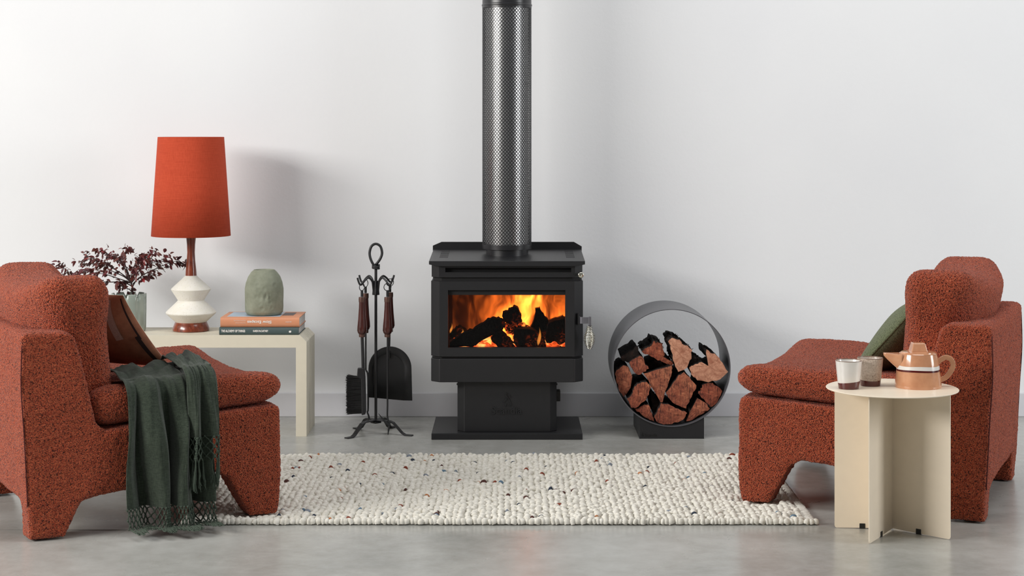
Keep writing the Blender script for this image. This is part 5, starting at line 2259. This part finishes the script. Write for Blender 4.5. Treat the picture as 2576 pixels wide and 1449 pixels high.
for Mc in (ML, MR):
    for (u0_, u1_, s_) in ((0.65, 0.75, -1), (0.65, 0.75, 1)):
        for uu in np.linspace(u0_, u1_, 4):
            for off in np.linspace(0.005, 0.10, 4):
                w = Mc @ Vector((uu, s_ * (HW1 * flare(uu) - off), 0))
                chair_feet.append((w.x, w.y))
chair_feet = np.array(chair_feet)
pitch_x, pitch_y = 0.0200, 0.0175
insts = []
nx = int((rx1 - rx0 - 0.05) / pitch_x)
ny = int((ry1 - ry0) / pitch_y)
for i in range(nx + 1):
    colh = rng.normal(0, 0.0008)
    for j in range(ny + 1):
        x = rx0 + 0.012 + i * pitch_x + rng.normal(0, 0.0030)
        y = ry0 + 0.012 + j * pitch_y + (pitch_y / 2 if i % 2 else 0) + rng.normal(0, 0.0034)
        if y > ry1 - 0.008:
            continue
        row_b = (i % 3 == 0)
        sx_2 = rng.uniform(0.0080, 0.0130)
        sy_2 = rng.uniform(0.0085, 0.0125) * (1.25 if row_b else 1)
        sz_2 = rng.uniform(0.0060, 0.0125) * (1.1 if row_b else 1)
        near = np.min(np.hypot(chair_feet[:, 0] - x, chair_feet[:, 1] - y)) < 0.022
        z = 0.010
        if near:
            sz_2 *= 0.45
            z = 0.006
        insts.append((x, y, z, sx_2, sy_2, sz_2, rng.uniform(0, PI), rng.uniform(-.35, .35), near))
# front edge: upright loops rolled over the edge
x = rx0 + 0.006
while x < rx1 - 0.004:
    w = rng.uniform(0.0062, 0.0125)
    insts.append((x, ry0 + 0.004 + rng.normal(0, 0.0016), 0.0095, w, 0.0085, rng.uniform(0.0105, 0.0132), rng.uniform(-.5, .5), rng.uniform(-.5, .5), True))
    x += w * 1.55
Vs, Fs, fleck_at = [], [], []
off = 0
for k, (x, y, z, a, b, c, rz, tl, near) in enumerate(insts):
    if rng.random() < 0.022 and not near:
        fleck_at.append((x, y, z, a, b, c, rz, tl))
        continue
    p = tv * np.array([a, b, c]) * (1 + rng.normal(0, 0.05, (len(tv), 1)))
    ct, st_ = math.cos(tl), math.sin(tl)
    p = np.stack([p[:, 0] * ct + p[:, 2] * st_, p[:, 1], -p[:, 0] * st_ + p[:, 2] * ct], 1)
    rz2 = rz if c < 0.0104 else rz * 0.1
    cr_, sr_ = math.cos(rz2), math.sin(rz2)
    p = np.stack([p[:, 0] * cr_ - p[:, 1] * sr_, p[:, 0] * sr_ + p[:, 1] * cr_, p[:, 2]], 1)
    p += np.array([x - rcx, y - ry0, z])
    p[:, 2] = np.maximum(p[:, 2], 0.0008)
    Vs.append(p)
    Fs.append(tf + off)
    off += len(tv)
Vs, Fs = np.concatenate(Vs), np.concatenate(Fs)
me = bpy.data.meshes.new('wool_loops')
me.vertices.add(len(Vs))
me.vertices.foreach_set('co', Vs.ravel())
me.loops.add(Fs.size)
me.polygons.add(len(Fs))
me.polygons.foreach_set('loop_start', np.arange(0, Fs.size, 3))
me.polygons.foreach_set('loop_total', np.full(len(Fs), 3))
me.loops.foreach_set('vertex_index', Fs.ravel())
me.update(calc_edges=True)
o = obj('wool_loops', me, M['wool'], rug, smooth=180)
o['kind'] = 'stuff'
fm = []
for m_ in FLECK:
    me = bpy.data.meshes.new('coloured_loop')
    me.from_pydata([tuple(v_) for v_ in tv], [], [tuple(int(i) for i in f_) for f_ in tf])
    me.materials.append(m_)
    me.shade_smooth()
    fm.append(me)
for (x, y, z, a, b, c, rz, tl) in fleck_at:
    o = bpy.data.objects.new('coloured_loop', fm[int(rng.integers(0, len(fm)))])
    COL.objects.link(o)
    o.parent = rug
    sc_ = rng.uniform(0.6, 0.95)
    o.location = (x - rcx, y - ry0, z)
    o.rotation_euler = (tl, tl, rz)
    o.scale = (a * sc_, b * sc_, c * 1.05)
# woven side bindings
for xx in (rx1 - 0.016, rx0 + 0.016):
    bm = bmesh.new()
    nb = 260
    prev = None
    for j in range(nb + 1):
        y = (ry1 - ry0 - 0.004) * j / nb
        row = []
        for i in range(9):
            f_ = i / 8 - 0.5
            zz = 0.012 * math.cos(f_ * 2.4) ** 0.4 + 0.0022 * math.sin(y * 620 + (i % 2) * 1.5) + 0.0015 * noise.noise(Vector((y * 90, i, xx)))
            row.append(bm.verts.new((xx - rcx + f_ * 0.034 + 0.001 * math.sin(y * 300), y + 0.002, max(0.001, zz if abs(f_) < .49 else 0.001))))
        if prev:
            for i in range(8):
                bm.faces.new((prev[i], prev[i + 1], row[i + 1], row[i]))
        prev = row
    obj('edge_binding', bm, M['wool'], rug, smooth=180)
